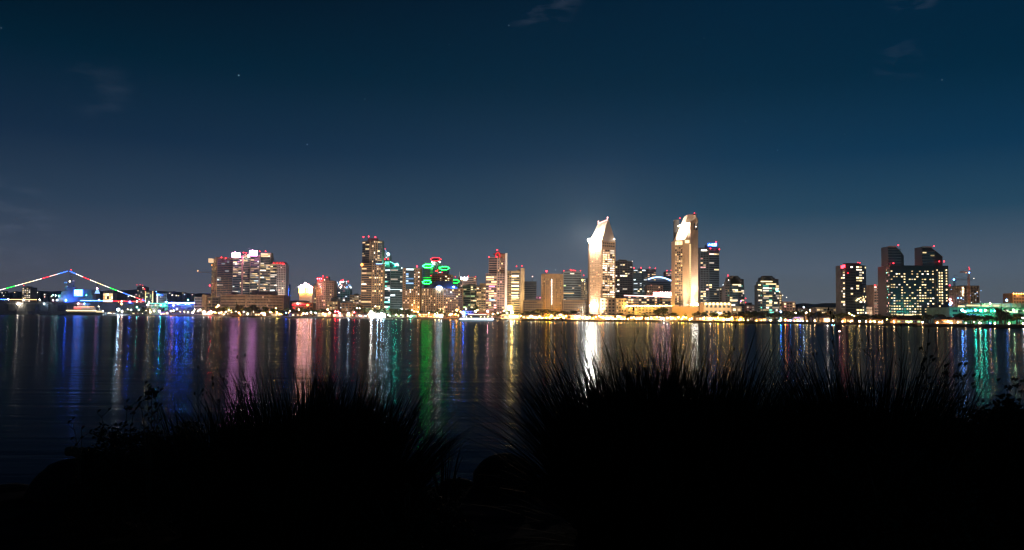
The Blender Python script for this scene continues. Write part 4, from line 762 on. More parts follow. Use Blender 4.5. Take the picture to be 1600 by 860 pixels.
# warm uplight at the foot of the right shaft
for k in range(4): beacon(B.root, 1082 + k * 2.6, 474.5 + k * .6, D - 9, 1.2, 'white', 22, 'flood_lamp')
B.done()
for nm, loc, tgt, e_, ang in (('roof_beam', (W(1044, 372, D - 8)), (W(1068, 358, D + 11)), 900000, 62), ('wall_beam', W(1087, 476, D - 12), W(1086, 440, D + 3), 330000, 40), ('wall_beam', W(1072, 478, D - 10), W(1072, 440, D + 3), 40000, 50)):
    l = bpy.data.lights.new(nm, 'SPOT'); l.energy = e_; l.color = LC['white']; l.spot_size = math.radians(ang); l.spot_blend = 1; l.shadow_soft_size = 1.5; lo = bpy.data.objects.new(nm, l); COL.objects.link(lo); lo.location = loc; lo.rotation_euler = (Vector(tgt) - Vector(loc)).to_track_quat('-Z', 'Y').to_euler()
added_flood(1074, D - 22, (GX(1074, D), D, 85), 120000, 'warm', 100, 14); added_flood(1048, D - 22, (GX(1061, D), D, 70), 60000, 'warm', 90, 14)
B = simple('amber-lit plain podium wall at the foot of the right hotel tower', 'hotel podium', 1050, 1092, 479, 1110, cream, cw=30, rh=12, wf=.02, hf=.05, p=0, fl=60000, flcol='amber', roofbox=False); B.done()
added_flood(1068, 1075, (GX(1070, 1110), 1110, 10), 22000, 'amber', 110, 3)

# blue-sign tower
D = 1330; B = simple('dark apartment tower with a blue-white roof sign right of the tall cream hotel', 'apartment tower', 1094, 1124, 387, D, BLUED, xc=1108, dd=5, cw=3.8, rh=3.4, wf=.75, hf=.55, p=.12, run=2, cols=(('white', 2), ('yellow', 3), ('rose', 1)), lv=(.5, 1.2, 2.2), style='fin', f2=dict(style='slab', wf=1, p=.2), roofbox=False, fl=None)
b = MB(); b.box(GX(1105, D), GX(1122, D), D + 3, D + 16, B.z1 - .2, B.z(382.5), DARK); b.build('penthouse', B.root)
b = MB(); a = W(1106, 385.2, D - .5); c = W(1120.6, 380, D - .5); b.box(a.x, c.x, D + .2, D + 1, a.z, c.z, em('blue', 3)); b.build('glow_board', B.root)
b = MB()
for (u, w, h0, h1) in ((.4, 1.6, .2, .55), (2.3, 1.6, .3, .75), (4.4, 1.5, .25, .65), (6.3, 1.7, .1, .8), (8.3, .5, .0, .8), (9.8, 4, .08, .92)): p = W(1106 + u, 385.2, D - .8); hh = c.z - a.z; b.box(p.x, p.x + w * .95, D - .6, D + .1, p.z + hh * h0, p.z + hh * h1, em('sky', 14))
b.build('sign', B.root)
b = MB(); a = W(1095.5, 392.6, D + 3); c = W(1104.5, 390.4, D + 3); b.box(a.x, c.x, D + 1, D + 1.8, a.z, c.z, em('white', 4)); b.build('lit_lounge', B.root)
for (px, py) in ((1110, 388.5), (1119, 378.3), (1124, 389.8)): beacon(B.root, px, py, D - 3, 1.5, 'red', 14)
B.done()
B = simple('low cream hall with seven lit bays right of the tall hotel podium', 'hall', 1100, 1143, 473, 1080, cream, p=0, cw=5.8, rh=6, wf=.55, hf=.45, fl=80000, flcol='yellow', roofbox=False)
for k in range(7): beacon(B.root, 1103 + k * 6, 475, 1077, 1.7, 'yellow', 3.5, 'bay_lamp'); 
for k in range(5): beacon(B.root, 1121 + k * 1.2, 489.5, 1070, 1.2, 'white', 9, 'door_lamp')
B.done(); added_flood(1106, 1060, (GX(1106, 1080), 1080, 12), 16000, 'yellow', 120, 3); added_flood(1130, 1060, (GX(1130, 1080), 1080, 12), 16000, 'yellow', 120, 3)
B = simple('low wing with two lit openings at the right end of the cream hall', 'hall', 1143.3, 1159, 479, 1085, CONC, p=.6, cw=5.5, rh=6, wf=.6, cols=(('warm', 1),), fl=14000, roofbox=False); B.done()
B = simple('small white-topped block between the blue-sign tower and octagonal towers', 'building', 1120, 1136, 449, 1400, GREY, style='fin', p=.15, cw=3.6, rh=3.6, cols=(('yellow', 1),), fl=30000, roofbox=False, beacons=((1130, 446.3, 2, 'cool', 9), (1125, 451.5, 1.4, 'white', 6))); B.done()
def octo(label, x0, x1, yt, D, litrow, extra):
    xm = (x0 + x1) / 2; B = Bld(label, 'apartment tower', xm, D); zb = B.root.location.z; steps = ((0, 1, yt + 14), (.05, .9, yt + 9), (.12, .98, yt + 5), (.14, .8, yt + 2.5), (.28, .7, yt))
    w = x1 - x0; P = B.body([(x0, D + 10), (x0 + w * .22, D + 2), (x0 + w * .68, D), (x1, D + 10)], B.z(yt + 14), BLUED, 18)
    for i in range(3): B.face(P[i], P[i + 1], zb, B.z(yt + 14), cw=3.8, rh=3.5, wf=.9 if i != 0 else .6, hf=.6, p=.3, run=2, style='slab', cols=(('yellow', 3), ('white', 2), ('teal', 1)), lv=(.3, .9, 2), glass=G_TEAL, slab=CONC if i == 0 else BLUED)
    for (a, c, y) in steps[1:]:
        q = B.body([(x0 + w * a, D + 5), (x0 + w * (a + .15), D + 1), (x0 + w * (c - .15), D + 1), (x0 + w * c, D + 5)], B.z(y), DARK if y < yt + 9 else BLUED, 14, z0=B.z(yt + 14) - .2)
    for (pa, pb, y, s) in litrow: b = MB(); a = W(pa, y + .9, D - 2); c = W(pb, y - .7, D - 2); b.box(a.x, c.x, D - 1.6, D - .8, a.z, c.z, em('yellow', s)); b.build('lit_floor', B.root)
    for e_ in extra: beacon(B.root, *e_)
    B.done()
octo('octagonal tower with stepped dark crown and a red lamp on its left shoulder', 1133.5, 1163, 431, 1250, ((1145, 1158, 445, 2.2), (1145, 1153, 453, 2.4), (1146, 1162, 456, 1), (1142, 1152, 470.5, 1.4)), ((1137.5, 430.8, 1248, 1.6, 'red', 9), (1158, 470.5, 1245, 1.6, 'violet', 5), (1138.5, 438, 1247, 1.1, 'white', 5), (1165, 466.5, 1245, 1.3, 'red', 5), (1165, 473, 1245, 1.3, 'red', 4)))
octo('octagonal tower with gold lit crown floors, standing alone right of its twin', 1184.5, 1217.5, 431, 1230, ((1189, 1207, 440, 2.4), (1185, 1189, 445.5, 2.6), (1197, 1213, 444, 2), (1184, 1190, 453, 2.4), (1194, 1207, 463, 1.4), (1198, 1207, 471, 2.2)), ((1213.5, 452.5, 1226, 2.6, 'yellow', 4),))
B = simple('stepped lit terrace block at the right foot of the lone octagonal tower', 'building', 1213, 1222, 459, 1260, CONC, p=.7, cw=3.4, rh=3.4, cols=(('yellow', 1), ('warm', 1)), fl=20000, roofbox=False, beacons=((1218, 456.5, 1.4, 'yellow', 4), (1220.5, 469.5, 2.1, 'sky', 20), (1223, 461.6, 1, 'white', 4), (1229, 465, 1, 'white', 4))); B.done()
B = simple('small pink-lit office with a red roof edge', 'building', 1224, 1243, 471.5, 1250, ROSE, p=.15, cw=4, rh=3.6, cols=(('rose', 1), ('yellow', 1)), fl=30000, flcol='peach', roofbox=False, beacons=((1230.5, 473, 1.6, 'rose', 8), (1240.5, 474.5, 1.6, 'warm', 10))); B.done()
B = simple('low cluster of pink lit roofs between the two octagonal towers', 'building', 1166, 1183, 477, 1300, ROSE, p=.5, cw=4, rh=3.6, cols=(('rose', 1), ('white', 1)), beacons=((1172, 479, 1.4, 'rose', 9), (1177, 478.5, 1.5, 'white', 8), (1181, 480, 1.1, 'orange', 7))); B.done()
B = simple('long flat white building lit yellow behind the waterfront trees', 'building', 1275, 1314, 480.5, 1250, CONC, p=.15, cw=5, rh=5, wf=.8, cols=(('yellow', 1),), fl=26000, flcol='yellow', roofbox=False); B.done()
B = simple('low cream block at the right edge of the wooded hill', 'building', 1246, 1262, 482, 1500, BEIGE, p=.3, cw=4, rh=4, cols=(('yellow', 1), ('orange', 1)), fl=12000); B.done()

D = 1050; B = Bld('round-cornered dark tower with a glowing red roof sign on its left edge', 'apartment tower', 1334, D); zb = B.root.location.z; P = B.body([(1314.5, D + 9), (1321, D + 1), (1338, D), (1348, D + 2), (1354, D + 10)], B.z(414.5), DARK, 16)
kk = (.3, .03, .38, .12)
for i in range(4): B.face(P[i], P[i + 1], zb + 10, B.z(415.5), cw=3.4, rh=3.3, wf=.85, hf=.55, p=kk[i], run=1, cols=(('yellow', 3), ('white', 2)), lv=(.5, 1.3, 2.6))
b = MB(); b.box(GX(1325, D), GX(1348, D), D + 5, D + 14, B.z(414.5) - .2, B.z(411), DARK); b.build('penthouse', B.root)
b = MB(); 
for (u, y0_, y1_) in ((0, 419.5, 415.5), (1.6, 420, 414.8), (3.4, 418.8, 414.2), (5, 418.2, 414)): a = W(1314 + u, y0_, D - 1); c = W(1315.2 + u, y1_, D - 1); b.box(a.x, c.x, D - 1.5, D - .8, a.z, c.z, em('red', 16))
b.build('roof_sign', B.root)
for (px, py) in ((1340.5, 410.5), (1343.5, 411), (1325, 427)): beacon(B.root, px, py, D - 2, .9, 'red', 9)
for k in range(16): beacon(B.root, U(1337, 1352), U(464, 471), D - 3, U(.6, .9), 'yellow', random.choice((1.5, 3, 5)), 'balcony_lamp')
B.done()
B = simple('slim rose apartment block with a white lit top left of the big dark hotel', 'apartment tower', 1366, 1387, 445, 1120, ROSE, xc=1375, dd=4, style='slab', p=.35, cw=3.6, rh=3.5, wf=.8, cols=(('rose', 2), ('white', 1)), fl=110000, flcol='peach', roofbox=False, beacons=((1367, 446, 1.1, 'red', 9),))
b = MB(); a = W(1377, 447.5, 1117); c = W(1384, 444.6, 1117); b.box(a.x, c.x, 1115, 1116, a.z, c.z, em('rose', 5)); b.build('lit_top', B.root); B.done()
B = simple('small teal-lit block between the two dark towers', 'building', 1353, 1363, 480, 1100, CONC, p=.7, cw=4, rh=4, cols=(('teal', 1), ('warm', 2)), fl=9000, flcol='teal', roofbox=False); B.done()

# big dark hotel slab
D = 950; B = Bld('big dark hotel slab dotted with yellow windows under two curved towers', 'hotel', 1435, D); zb = B.root.location.z; z1 = B.z(415)
BLACKG = pmat('black_glass', (.03, .036, .042), .35, 0, .15, .1, .5); P = B.body([(1385.5, D + 18), (1391.5, D + 2), (1461, D), (1463.5, D + 2), (1483, D + 1)], z1, BLACKG, 22)
kw = dict(cw=2.75, rh=3.05, wf=.64, hf=.42, cols=(('yellow', 5), ('white', 2)), lv=(.5, 1.2, 2.2), m=.005)
B.face(P[0], P[1], zb + 8, z1 - 3, p=.2, style='slab', **{**kw, 'cols': (('yellow', 1), ('teal', 1), ('rose', 1))}); B.face(P[1], P[2], zb + 8, z1 - 5, p=.4, **kw)
B.face(P[3], P[4], zb + 8, z1 - 5, p=.05, **kw)
for px, p_, yo in ((1473, .97, 424), (1469, .4, 424), (1465.5, .12, 420), (1480, .4, 420)):
    a = (GX(px - 1.3, D), D + .5); c = (GX(px + 1.3, D), D + .4); B.face(a, c, zb + 8, B.z(yo), ncol=1, rh=3.05, wf=.8, hf=.5, p=p_, cols=(('yellow', 1),), lv=(1, 1.6, 2.2), off=.25)
for (x0_, x1_, yl, yr, yb, lo_) in ((1391.5, 1416, 385.5, 401, 413, 1), (1445, 1477, 386, 402, 412, 0)):
    n = 10; xa, xb_ = GX(x0_, D), GX(x1_, D); top = []
    for i in range(n + 1): t = i / n; e_ = 0 if t < .34 else ((t - .34) / .66) ** (1.15 if lo_ == 0 else 1.7); top.append((xa + (xb_ - xa) * t, W(x0_ + (x1_ - x0_) * t, yl + (yr - yl) * e_, D + 4).z))
    for (xq, zq), (xr, zr_) in zip(top, top[1:]): B.wall.prism([(xq, D + 4), (xr, D + 4), (xr, D + 22), (xq, D + 22)], z1 - .2, [zq, zr_, zr_, zq], BLACKG, DARK)
    B.face((xa, D + 4), (xa + (xb_ - xa) * (.8 if lo_ else .62), D + 4), z1, top[6][1] - 1, cw=4, rh=3.1, wf=1, hf=.45, p=.12, style='slab', cols=(('warm', 1), ('yellow', 1)), run=2, slab=GREY)
    b = MB()
    for (xq, zq), (xr, zr_) in zip(top[4:], top[5:]): b.tube((xq, D + 3.4, zq), (xr, D + 3.4, zr_), .3, .3, GREY, 5)
    b.box(xa, xa + (xb_ - xa) * .5, D + 3.2, D + 5, top[0][1] - .9, top[0][1] + .5, pmat('lit_cap', (.5, .4, .35), .7)); b.build('roof_edge', B.root)
for (px, py) in ((1403.7, 383.4), (1459.5, 384.8), (1396, 411.5), (1467.5, 408.8), (1475, 408.8), (1484, 446.3)): beacon(B.root, px, py, D, 1.1, 'red', 12)
for (pa, pb, y) in ((1421, 1430, 492), (1433, 1446, 492.3)): b = MB(); a = W(pa, y + .8, D - 40); c = W(pb, y - .8, D - 40); b.box(a.x, c.x, D - 10.6, D - 10, a.z, c.z, em('yellow', 1.6)); b.build('lit_lobby', B.root)
B.done()

# construction site and cranes
D = 1350; B = Bld('concrete building frame under construction with bare lit floors', 'building', 1511, D); zb = B.root.location.z
for (x0_, x1_, yt, dd) in ((1483.5, 1508, 449, 0), (1508, 1536, 447.5, 8)):
    xa, xb_ = GX(x0_, D), GX(x1_, D); z1 = B.z(yt); n = 12
    for i in range(n + 1): z = zb + (z1 - zb) * i / n; B.wall.box(xa, xb_, D + dd, D + dd + 22, z - .3, z + .3, CONC)
    for i in range(7): x = xa + .5 + (xb_ - xa - 1) * i / 6; B.wall.box(x - .35, x + .35, D + dd + .6, D + dd + 21, zb, z1 + 1.5, CONC)
    B.wall.box(xa + 1, xb_ - 1, D + dd + 10, D + dd + 12, zb, z1, GREY); B.wall.box(xa + .5, xb_ - .5, D + dd + .7, D + dd + 1, zb, zb + (z1 - zb) * .42, G_TEAL)
for k in range(13): beacon(B.root, 1505 + U(-1.2, 1.2), 449 + k * 1.1, D - 2, U(.7, 1.3), 'warm', random.choice((2, 4, 8)), 'work_lamp')
for k in range(14): beacon(B.root, U(1485, 1534), U(452, 474), D + 1, .8, random.choice(('sky', 'cool', 'warm')), random.choice((.8, 1.5)), 'work_lamp')
for (px, py, r, c, s) in ((1484.5, 468, 2, 'rose', 7), (1486, 473.5, 2.2, 'rose', 8), (1484.5, 476, 1.8, 'sky', 14), (1497, 466, 1, 'sky', 7), (1502, 466, 1, 'sky', 5)): beacon(B.root, px, py, D - 3, r, c, s, 'work_lamp')
B.done(); added_flood(1500, D - 60, (GX(1511, D), D, 45), 60000, 'warm', 80)
crane('tall lit tower crane with a white work lamp over the concrete frame', 1514.5, 475, 419.5, 1501, 1519, 426.3, 1330, ((1514.5, 426.3, 1.7, 'sky', 16), (1515, 420.5, 1.1, 'red', 9), (1514, 417.8, .9, 'red', 5), (1509.5, 426.6, .8, 'orange', 4)), mat=pmat('crane_orange', (.6, .3, .18), .6))
crane('lower tower crane with a blue-white lamp just right of the big hotel', 1492, 475, 430, 1484, 1520, 437.8, 1420, ((1490.5, 437, 2.1, 'sky', 26), (1521.7, 435.2, 1.1, 'white', 3), (1506, 447, 1, 'rose', 4)))
for (px_, D_, z_, e_) in ((1112, 1330, 60, 60000), (1148, 1250, 35, 22000), (1201, 1230, 35, 26000), (1334, 1050, 40, 26000), (601, 1600, 70, 60000), (610, 1450, 50, 50000), (684, 1500, 55, 50000), (604, 1380, 60, 20000)): added_flood(px_, D_ - 60, (GX(px_, D_), D_, z_), e_ * .4, 'white', 85)  # further added fill lights on the dimmer towers
# stadium / convention roofs at right
D = 900; B = Bld('long low convention centre washed in green light at the right', 'convention centre', 1545, D); zb = B.root.location.z; gr = pmat('green_fascia', (.2, .4, .3), .6)
P = B.body([(1484, D), (1612, D - 40)], B.z(481), gr, 60); B.face(P[0], P[1], zb + 2, B.z(483), cw=6, rh=4.5, wf=.8, hf=.5, p=.12, cols=(('teal', 1), ('ltgreen', 1), ('white', 1)), lv=(.3, .8, 1.4))
for (pa, pb, y, s, c) in ((1508.5, 1518, 478.6, 2, 'yellow'), (1522, 1543, 477.3, 1.5, 'yellow'), (1546, 1556, 477.6, 1.6, 'warm'), (1565, 1573, 477.5, 1.8, 'yellow'), (1574, 1580, 476.6, .6, 'ltgreen'), (1571, 1583, 486.5, 1.3, 'ltgreen'), (1586, 1602, 487.5, 1.6, 'ltgreen'), (1592, 1603, 498.5, 1.4, 'ltgreen'), (1515, 1530, 486.5, 1.4, 'teal'), (1578, 1588, 491, .8, 'ltgreen')):
    b = MB(); a = W(pa, y + 1.2, D - 55); c_ = W(pb, y - 1.1, D - 55); b.box(a.x, c_.x, D - 42, D - 41, a.z, c_.z, em(c, s)); b.build('lit_bay', B.root)
for k in range(8): b = MB(); x0_ = GX(1552 + k * 7, D); b.tube((x0_, D - 45, zb), (x0_ - 5, D - 40, B.z(474)), .5, .4, gr); b.build('buttress', B.root)
b = MB(); b.box(GX(1508, D), GX(1604, D), D - 36, D + 10, B.z(481), B.z(475), CONC); b.build('upper_storey', B.root)
for (px, py, r, c, s) in ((1503.5, 485, 1.6, 'sky', 12), (1508, 487.5, 1.2, 'sky', 5), (1524, 484.8, 1.5, 'teal', 8), (1532, 485.5, 1.5, 'teal', 7), (1539.5, 485, 1.4, 'teal', 7), (1554, 486, 1.1, 'teal', 1.5), (1573, 469.5, 1.2, 'sky', 3), (1547, 474.5, 1, 'warm', 8), (1584, 485, 1, 'ltgreen', 9)): beacon(B.root, px, py, D - 45, r, c, s, 'flood_lamp')
B.done(); added_flood(1530, D - 75, (GX(1540, D), D - 20, 12), 9000, 'green', 90, 3); added_flood(1575, D - 120, (GX(1580, D), D - 40, 12), 9000, 'green', 110, 3)
B = simple('orange-lit building at the far right edge above the convention roofs', 'building', 1583, 1615, 458.5, 1250, BEIGE, p=.25, cw=4, rh=4.4, cols=(('orange', 1), ('yellow', 1)), fl=120000, flcol='orange', roofbox=False, depth=25)
for k in range(7): beacon(B.root, 1584 + k * 4, 459, 1247, .9, 'orange', 3, 'eave_lamp')
B.done()

# ================================================================ WATERFRONT
def sy(px): return W(px, 0, 1).y and hor(px) + F * (CAMH) / shore(px)       # pixel row of the water's edge (for tables below only)
# low buildings along the promenade
for (x0, x1, h, dd, c, p_, e_) in ((168, 180, 5, 30, 'warm', .3, 0), (200, 214, 5, 30, 'yellow', .4, 0), (250, 262, 5, 22, 'warm', .5, 0), (316, 332, 6, 24, 'white', .8, 12000), (344, 352, 5, 30, 'yellow', .6, 0), (398, 414, 6, 24, 'yellow', .6, 6000),
        (425, 438, 6, 30, 'warm', .5, 5000), (452, 468, 6, 30, 'yellow', .5, 6000), (496, 516, 8, 26, 'yellow', .7, 12000), (520, 534, 6, 22, 'rose', .8, 8000), (541, 548, 7, 20, 'ltgreen', .8, 6000), (556, 574, 5, 20, 'cool', .3, 0), (575, 584, 9, 12, 'white', 1, 9000),
        (587, 602, 7, 14, 'cool', 1, 9000), (607, 630, 5, 40, 'ltgreen', .4, 6000), (641, 650, 5, 18, 'yellow', .6, 3000), (652, 676, 8, 18, 'orange', .8, 14000), (676, 692, 6, 14, 'yellow', .8, 9000), (696, 716, 8, 24, 'orange', .5, 9000), (722, 745, 14, 40, 'white', .3, 9000),
        (746, 772, 9, 22, 'rose', .8, 12000), (782, 812, 6, 16, 'yellow', .9, 16000), (815, 846, 6, 18, 'yellow', .9, 16000), (850, 866, 9, 22, 'yellow', .7, 12000), (868, 884, 10, 40, 'white', .6, 12000), (886, 908, 7, 22, 'orange', .8, 12000), (912, 934, 7, 24, 'yellow', .8, 14000),
        (938, 960, 7, 24, 'warm', .8, 14000), (964, 978, 7, 20, 'yellow', .8, 9000), (984, 1004, 6, 20, 'yellow', .9, 9000), (1016, 1034, 6, 16, 'orange', .7, 9000), (1040, 1058, 6, 24, 'yellow', .5, 6000), (1086, 1112, 6, 18, 'yellow', .9, 14000), (1116, 1132, 5, 16, 'orange', .7, 8000),
        (1146, 1160, 7, 16, 'yellow', .9, 9000), (1184, 1198, 5, 16, 'orange', .7, 6000), (1240, 1256, 7, 20, 'yellow', .5, 6000), (1287, 1297, 6, 10, 'white', .9, 4000), (1322, 1334, 5, 18, 'yellow', .6, 3000), (1362, 1380, 4.5, 22, 'ltgreen', .3, 0), (1400, 1440, 4.5, 24, 'ltgreen', .3, 0), (1470, 1482, 5, 20, 'white', .5, 2500), (1494, 1504, 5, 20, 'yellow', .4, 2500)):
    D = shore((x0 + x1) / 2) + dd; xm = (x0 + x1) / 2; B = Bld(None, 'pavilion', xm, D, name='waterfront_pavilion'); zb = B.root.location.z; z1 = LANDZ + h * .75
    wm_ = random.choice((BEIGE, CONC, TAN, WHITE, ROSE)); P = B.body([(x0, D), (x1, D)], z1, wm_, 12)
    B.face(P[0], P[1], zb + .6, z1 - .4, cw=4, rh=3.2, wf=.72, hf=.6, p=p_, cols=((c, 3), ('yellow', 1)), lv=(.8, 2, 4))
    b = MB(); xa, xb = P[0][0] - 1, P[1][0] + 1; ym = D + 6; t_ = z1 + U(1.2, 2.8); k = [(xa, D - 1.2, z1), (xb, D - 1.2, z1), (xb, D + 13, z1), (xa, D + 13, z1)]; ins = min(5, (xb - xa) * .3)
    t = [(xa + ins, ym, t_), (xb - ins, ym, t_)]; rm = random.choice((ROOFR, DARK, TAN))
    b.poly([k[0], k[1], t[1], t[0]], rm); b.poly([k[1], k[2], t[1]], rm); b.poly([k[2], k[3], t[0], t[1]], rm); b.poly([k[3], k[0], t[0]], rm); b.poly(k[::-1], rm); b.build('roof', B.root)
    B.done(); PEND.append((B.root, xm, {'cool': 'white-lit', 'yellow': 'yellow-lit', 'orange': 'orange-lit', 'warm': 'warm-lit', 'white': 'white-lit', 'rose': 'pink-lit', 'ltgreen': 'green-tinted'}[c] + ' waterfront pavilion', 'low pavilions along the waterfront', 'pavilion'))

# lamps: px, py (of the lamp), radius in photo px, colour, strength, [distance behind the shore]
CN = dict(warm='warm', white='white', cool='cold white', yellow='yellow', orange='orange', amber='amber', red='red', pink='pink', rose='pale pink', teal='teal', sky='pale blue', green='green', ltgreen='pale green', blue='blue', violet='violet')
def lamp(px, py, rp, c, s, back=8, kind='street_lamp'):
    D = shore(px) + back; p = W(px, py, D); r = max(.12, rp * D / F); z = max(p.z, LANDZ + r + .5)
    o = empty(kind, (p.x, D, LANDZ - .1), None, 'street lamp'); b = MB(); b.tube((p.x, D, LANDZ - .1), (p.x, D, z - r * .8), .11, .07, STEEL, 5); b.build('pole', o)
    ball('lamp_globe', o, (p.x, D, z), r, c, s); PEND.append((o, px, CN[c] + ' globe lamp', 'lamps along the waterfront', 'lamp'))
for t in ((185, 484, 2.6, 'cool', 90), (191, 487, 1.3, 'white', 30), (190, 475, 1.5, 'orange', 8, 40), (92, 488.6, .8, 'white', 14), (96, 488.8, .6, 'white', 8), (214, 480.5, .8, 'teal', 10), (231, 477, 1.2, 'warm', 12), (235, 488, 1.6, 'yellow', 5), (241, 486.6, .9, 'warm', 10), (248, 486, .9, 'orange', 8),
          (261, 489, 1.1, 'yellow', 5), (267.5, 486.5, 1.4, 'orange', 22), (329, 486, 1.0, 'red', 40), (249.5, 487, 1.2, 'blue', 120), (271, 477.5, .9, 'white', 10), (276, 483, .7, 'white', 9), (301.5, 488, .9, 'white', 11), (303.5, 484.5, .8, 'white', 9), (313, 484.6, .7, 'cool', 8), (318, 487.6, 1.4, 'white', 14), (326, 488.4, 1, 'white', 10), (331, 488.4, 1, 'white', 12), (335, 488.2, 1.2, 'warm', 12),
          (338.5, 480, 1, 'orange', 14), (341.5, 477.5, 1.2, 'warm', 8), (342.5, 489.6, .8, 'white', 14), (346, 488.5, 1.2, 'orange', 14), (357.5, 485.5, .8, 'white', 8), (373.5, 489, 1.4, 'orange', 22), (409, 489.5, 1, 'warm', 8), (413, 489.5, 1.1, 'warm', 11), (422, 488, 1.2, 'white', 11), (431, 482, .8, 'yellow', 10), (433, 489, 1.5, 'yellow', 13), (437, 491, .9, 'yellow', 8),
          (453, 486.5, .9, 'warm', 8), (467, 484, 1.0, 'yellow', 10), (474, 490, .9, 'white', 9), (480, 490, .9, 'white', 9), (486, 488.5, 1.1, 'cool', 9), (493, 489, 1, 'cool', 9), (505, 490, .9, 'yellow', 9), (512, 484, 1.6, 'yellow', 8), (515, 488.5, 1, 'warm', 10), (524, 487, 1.1, 'red', 18), (528, 487, 1, 'red', 16), (531, 490, 1.2, 'white', 12), (544.5, 490, 1.6, 'cool', 8), (553.5, 488.3, 1.2, 'red', 10),
          (558, 482, .7, 'white', 8), (562, 482, .7, 'white', 8), (580, 488, 2.8, 'white', 26), (582, 494, 1.2, 'cool', 14), (590, 491, 1.8, 'cool', 30), (596, 490, 1.8, 'cool', 30), (600, 491.5, 1.2, 'cool', 14), (586.5, 479, .7, 'white', 7), (607, 493, .8, 'ltgreen', 9), (619, 492, .9, 'ltgreen', 12), (628, 483, .8, 'ltgreen', 8), (641.5, 495.6, 1.1, 'teal', 30), (644, 485, .8, 'warm', 9), (653, 488, 1.1, 'warm', 10),
          (637, 493, .7, 'yellow', 9), (656, 492, 1.2, 'orange', 8), (670, 489, 1, 'orange', 9), (680, 492, 1.5, 'warm', 12), (686, 493, 1.5, 'warm', 14), (690, 494, 1.3, 'white', 12), (704, 491.5, 1.5, 'orange', 18), (711.5, 491.5, 1.2, 'orange', 10), (713.8, 485, 1.9, 'orange', 16), (720, 487.5, 1.7, 'orange', 13), (728, 483, .7, 'rose', 8), (743, 487, 1.6, 'yellow', 14), (746, 485, 1.0, 'yellow', 10),
          (762, 487, 1.6, 'rose', 18), (770, 491, 1, 'warm', 14), (777.5, 490, 1, 'warm', 12), (787, 486, 1, 'warm', 14), (800, 488.5, 3.2, 'yellow', 60), (724, 488.5, 1.3, 'blue', 30), (150, 487.5, .9, 'blue', 16), (447, 489, .9, 'blue', 16), (798, 494.5, 1.3, 'white', 26), (792, 489, 1, 'cool', 16),
          (1204, 502.4, 1.2, 'yellow', 10), (1220, 502.5, .6, 'sky', 10), (1227, 503, 1.7, 'orange', 16), (1246, 502.5, 1.3, 'yellow', 14), (1250, 503, .9, 'blue', 30), (1235, 501, 1, 'sky', 7), (1273, 504, 1.3, 'warm', 18), (1293, 503.5, 1.8, 'white', 14), (1302, 501.5, 1.2, 'warm', 14), (1260, 489, 1.2, 'warm', 10, 40), (1255.5, 480.5, .8, 'cool', 18, 60), (1266, 485.2, 1.2, 'warm', 12, 60), (1243, 489, .9, 'warm', 9, 40),
          (1327, 490, 1, 'yellow', 10, 40), (1331, 492.5, 1.1, 'yellow', 7, 40), (1335, 494, 1.2, 'yellow', 8, 36), (1340.5, 489, .8, 'yellow', 9, 40), (1329, 505, .9, 'yellow', 9), (1367, 503, .8, 'yellow', 9), (1466, 501.5, 1.1, 'sky', 10, 30), (1481.5, 502.5, 1.1, 'warm', 14, 20), (1496.5, 504, .8, 'white', 10), (1530.5, 504.5, 1.3, 'warm', 12), (1547, 506.5, .9, 'blue', 10), (1522, 503, .7, 'yellow', 7, 20), (1598, 497, 1.5, 'cool', 5, 40), (1386, 499.5, .8, 'yellow', 7, 20),
          (1220, 487.5, .9, 'blue', 60), (1231, 501, 1.0, 'red', 12), (1220, 498, 1.0, 'teal', 7)):
    lamp(*t)
for px in (1316.7, 1342.9, 1353.3, 1360, 1374.3, 1378.6, 1397, 1419.6, 1441.6, 1464.6, 1486.8, 1509, 1531.8, 1554.5, 1577, 1599): lamp(px, sy(px) - 4.2 + U(-.4, .4), U(1.0, 1.4), 'warm', U(12, 18) // 1, 4)
px = 800
while px < 1162:
    y = sy(px) - U(3.4, 8.5); c = random.choice(('yellow', 'yellow', 'orange', 'orange', 'warm', 'amber', 'white')); lamp(px, y, U(.7, 1.7), c, random.choice((6, 9, 14, 22, 36)), U(5, 24)); px += U(2.4, 5.6)
px = 1162
while px < 1300: lamp(px, sy(px) - U(3, 5), U(.5, .9), random.choice(('yellow', 'orange', 'warm')), random.choice((3, 6, 10)), U(4, 18)); px += U(6, 15)
px = 200
while px < 790: lamp(px, sy(px) - U(3.5, 10), U(.4, .85), random.choice(('yellow', 'warm', 'white', 'orange', 'cool', 'ltgreen' if 590 < px < 650 else 'warm')), random.choice((3, 5, 9)), U(6, 60)); px += U(5, 12)

# lights on the hill slopes: small houses with one lit window
for k in range(64):
    px = U(178, 335) if k < 40 else (U(-5, 86) if k < 56 else U(470, 560)); py = U(458, 474) if k < 40 else (U(457, 465) if k < 56 else U(462, 474)); D = U(3300, 3550); p = W(px, py, D)
    o = empty('hill_house', (p.x, D, p.z - 4), None, 'house'); b = MB(); b.box(p.x - 6, p.x + 6, D + 2, D + 12, p.z - 30, p.z + 3, CONC); b.build('wall', o)
    b = MB(); b.prism([(p.x - 7, D + 1.5), (p.x + 7, D + 1.5), (p.x + 7, D + 13), (p.x - 7, D + 13)], p.z + 3, [p.z + 3.3, p.z + 3.3, p.z + 6, p.z + 6], ROOFR); b.build('roof', o)
    link('window', unit_window(em(random.choice(('yellow', 'white', 'warm', 'orange', 'cool', 'rose')), random.choice((2, 4, 8)))), o, rel((p.x, D + 1.9, p.z), o), (U(2, 5), 1, U(2, 3.2)))
    PEND.append((o, px, 'tiny lit house', 'houses on the hillside', 'house'))

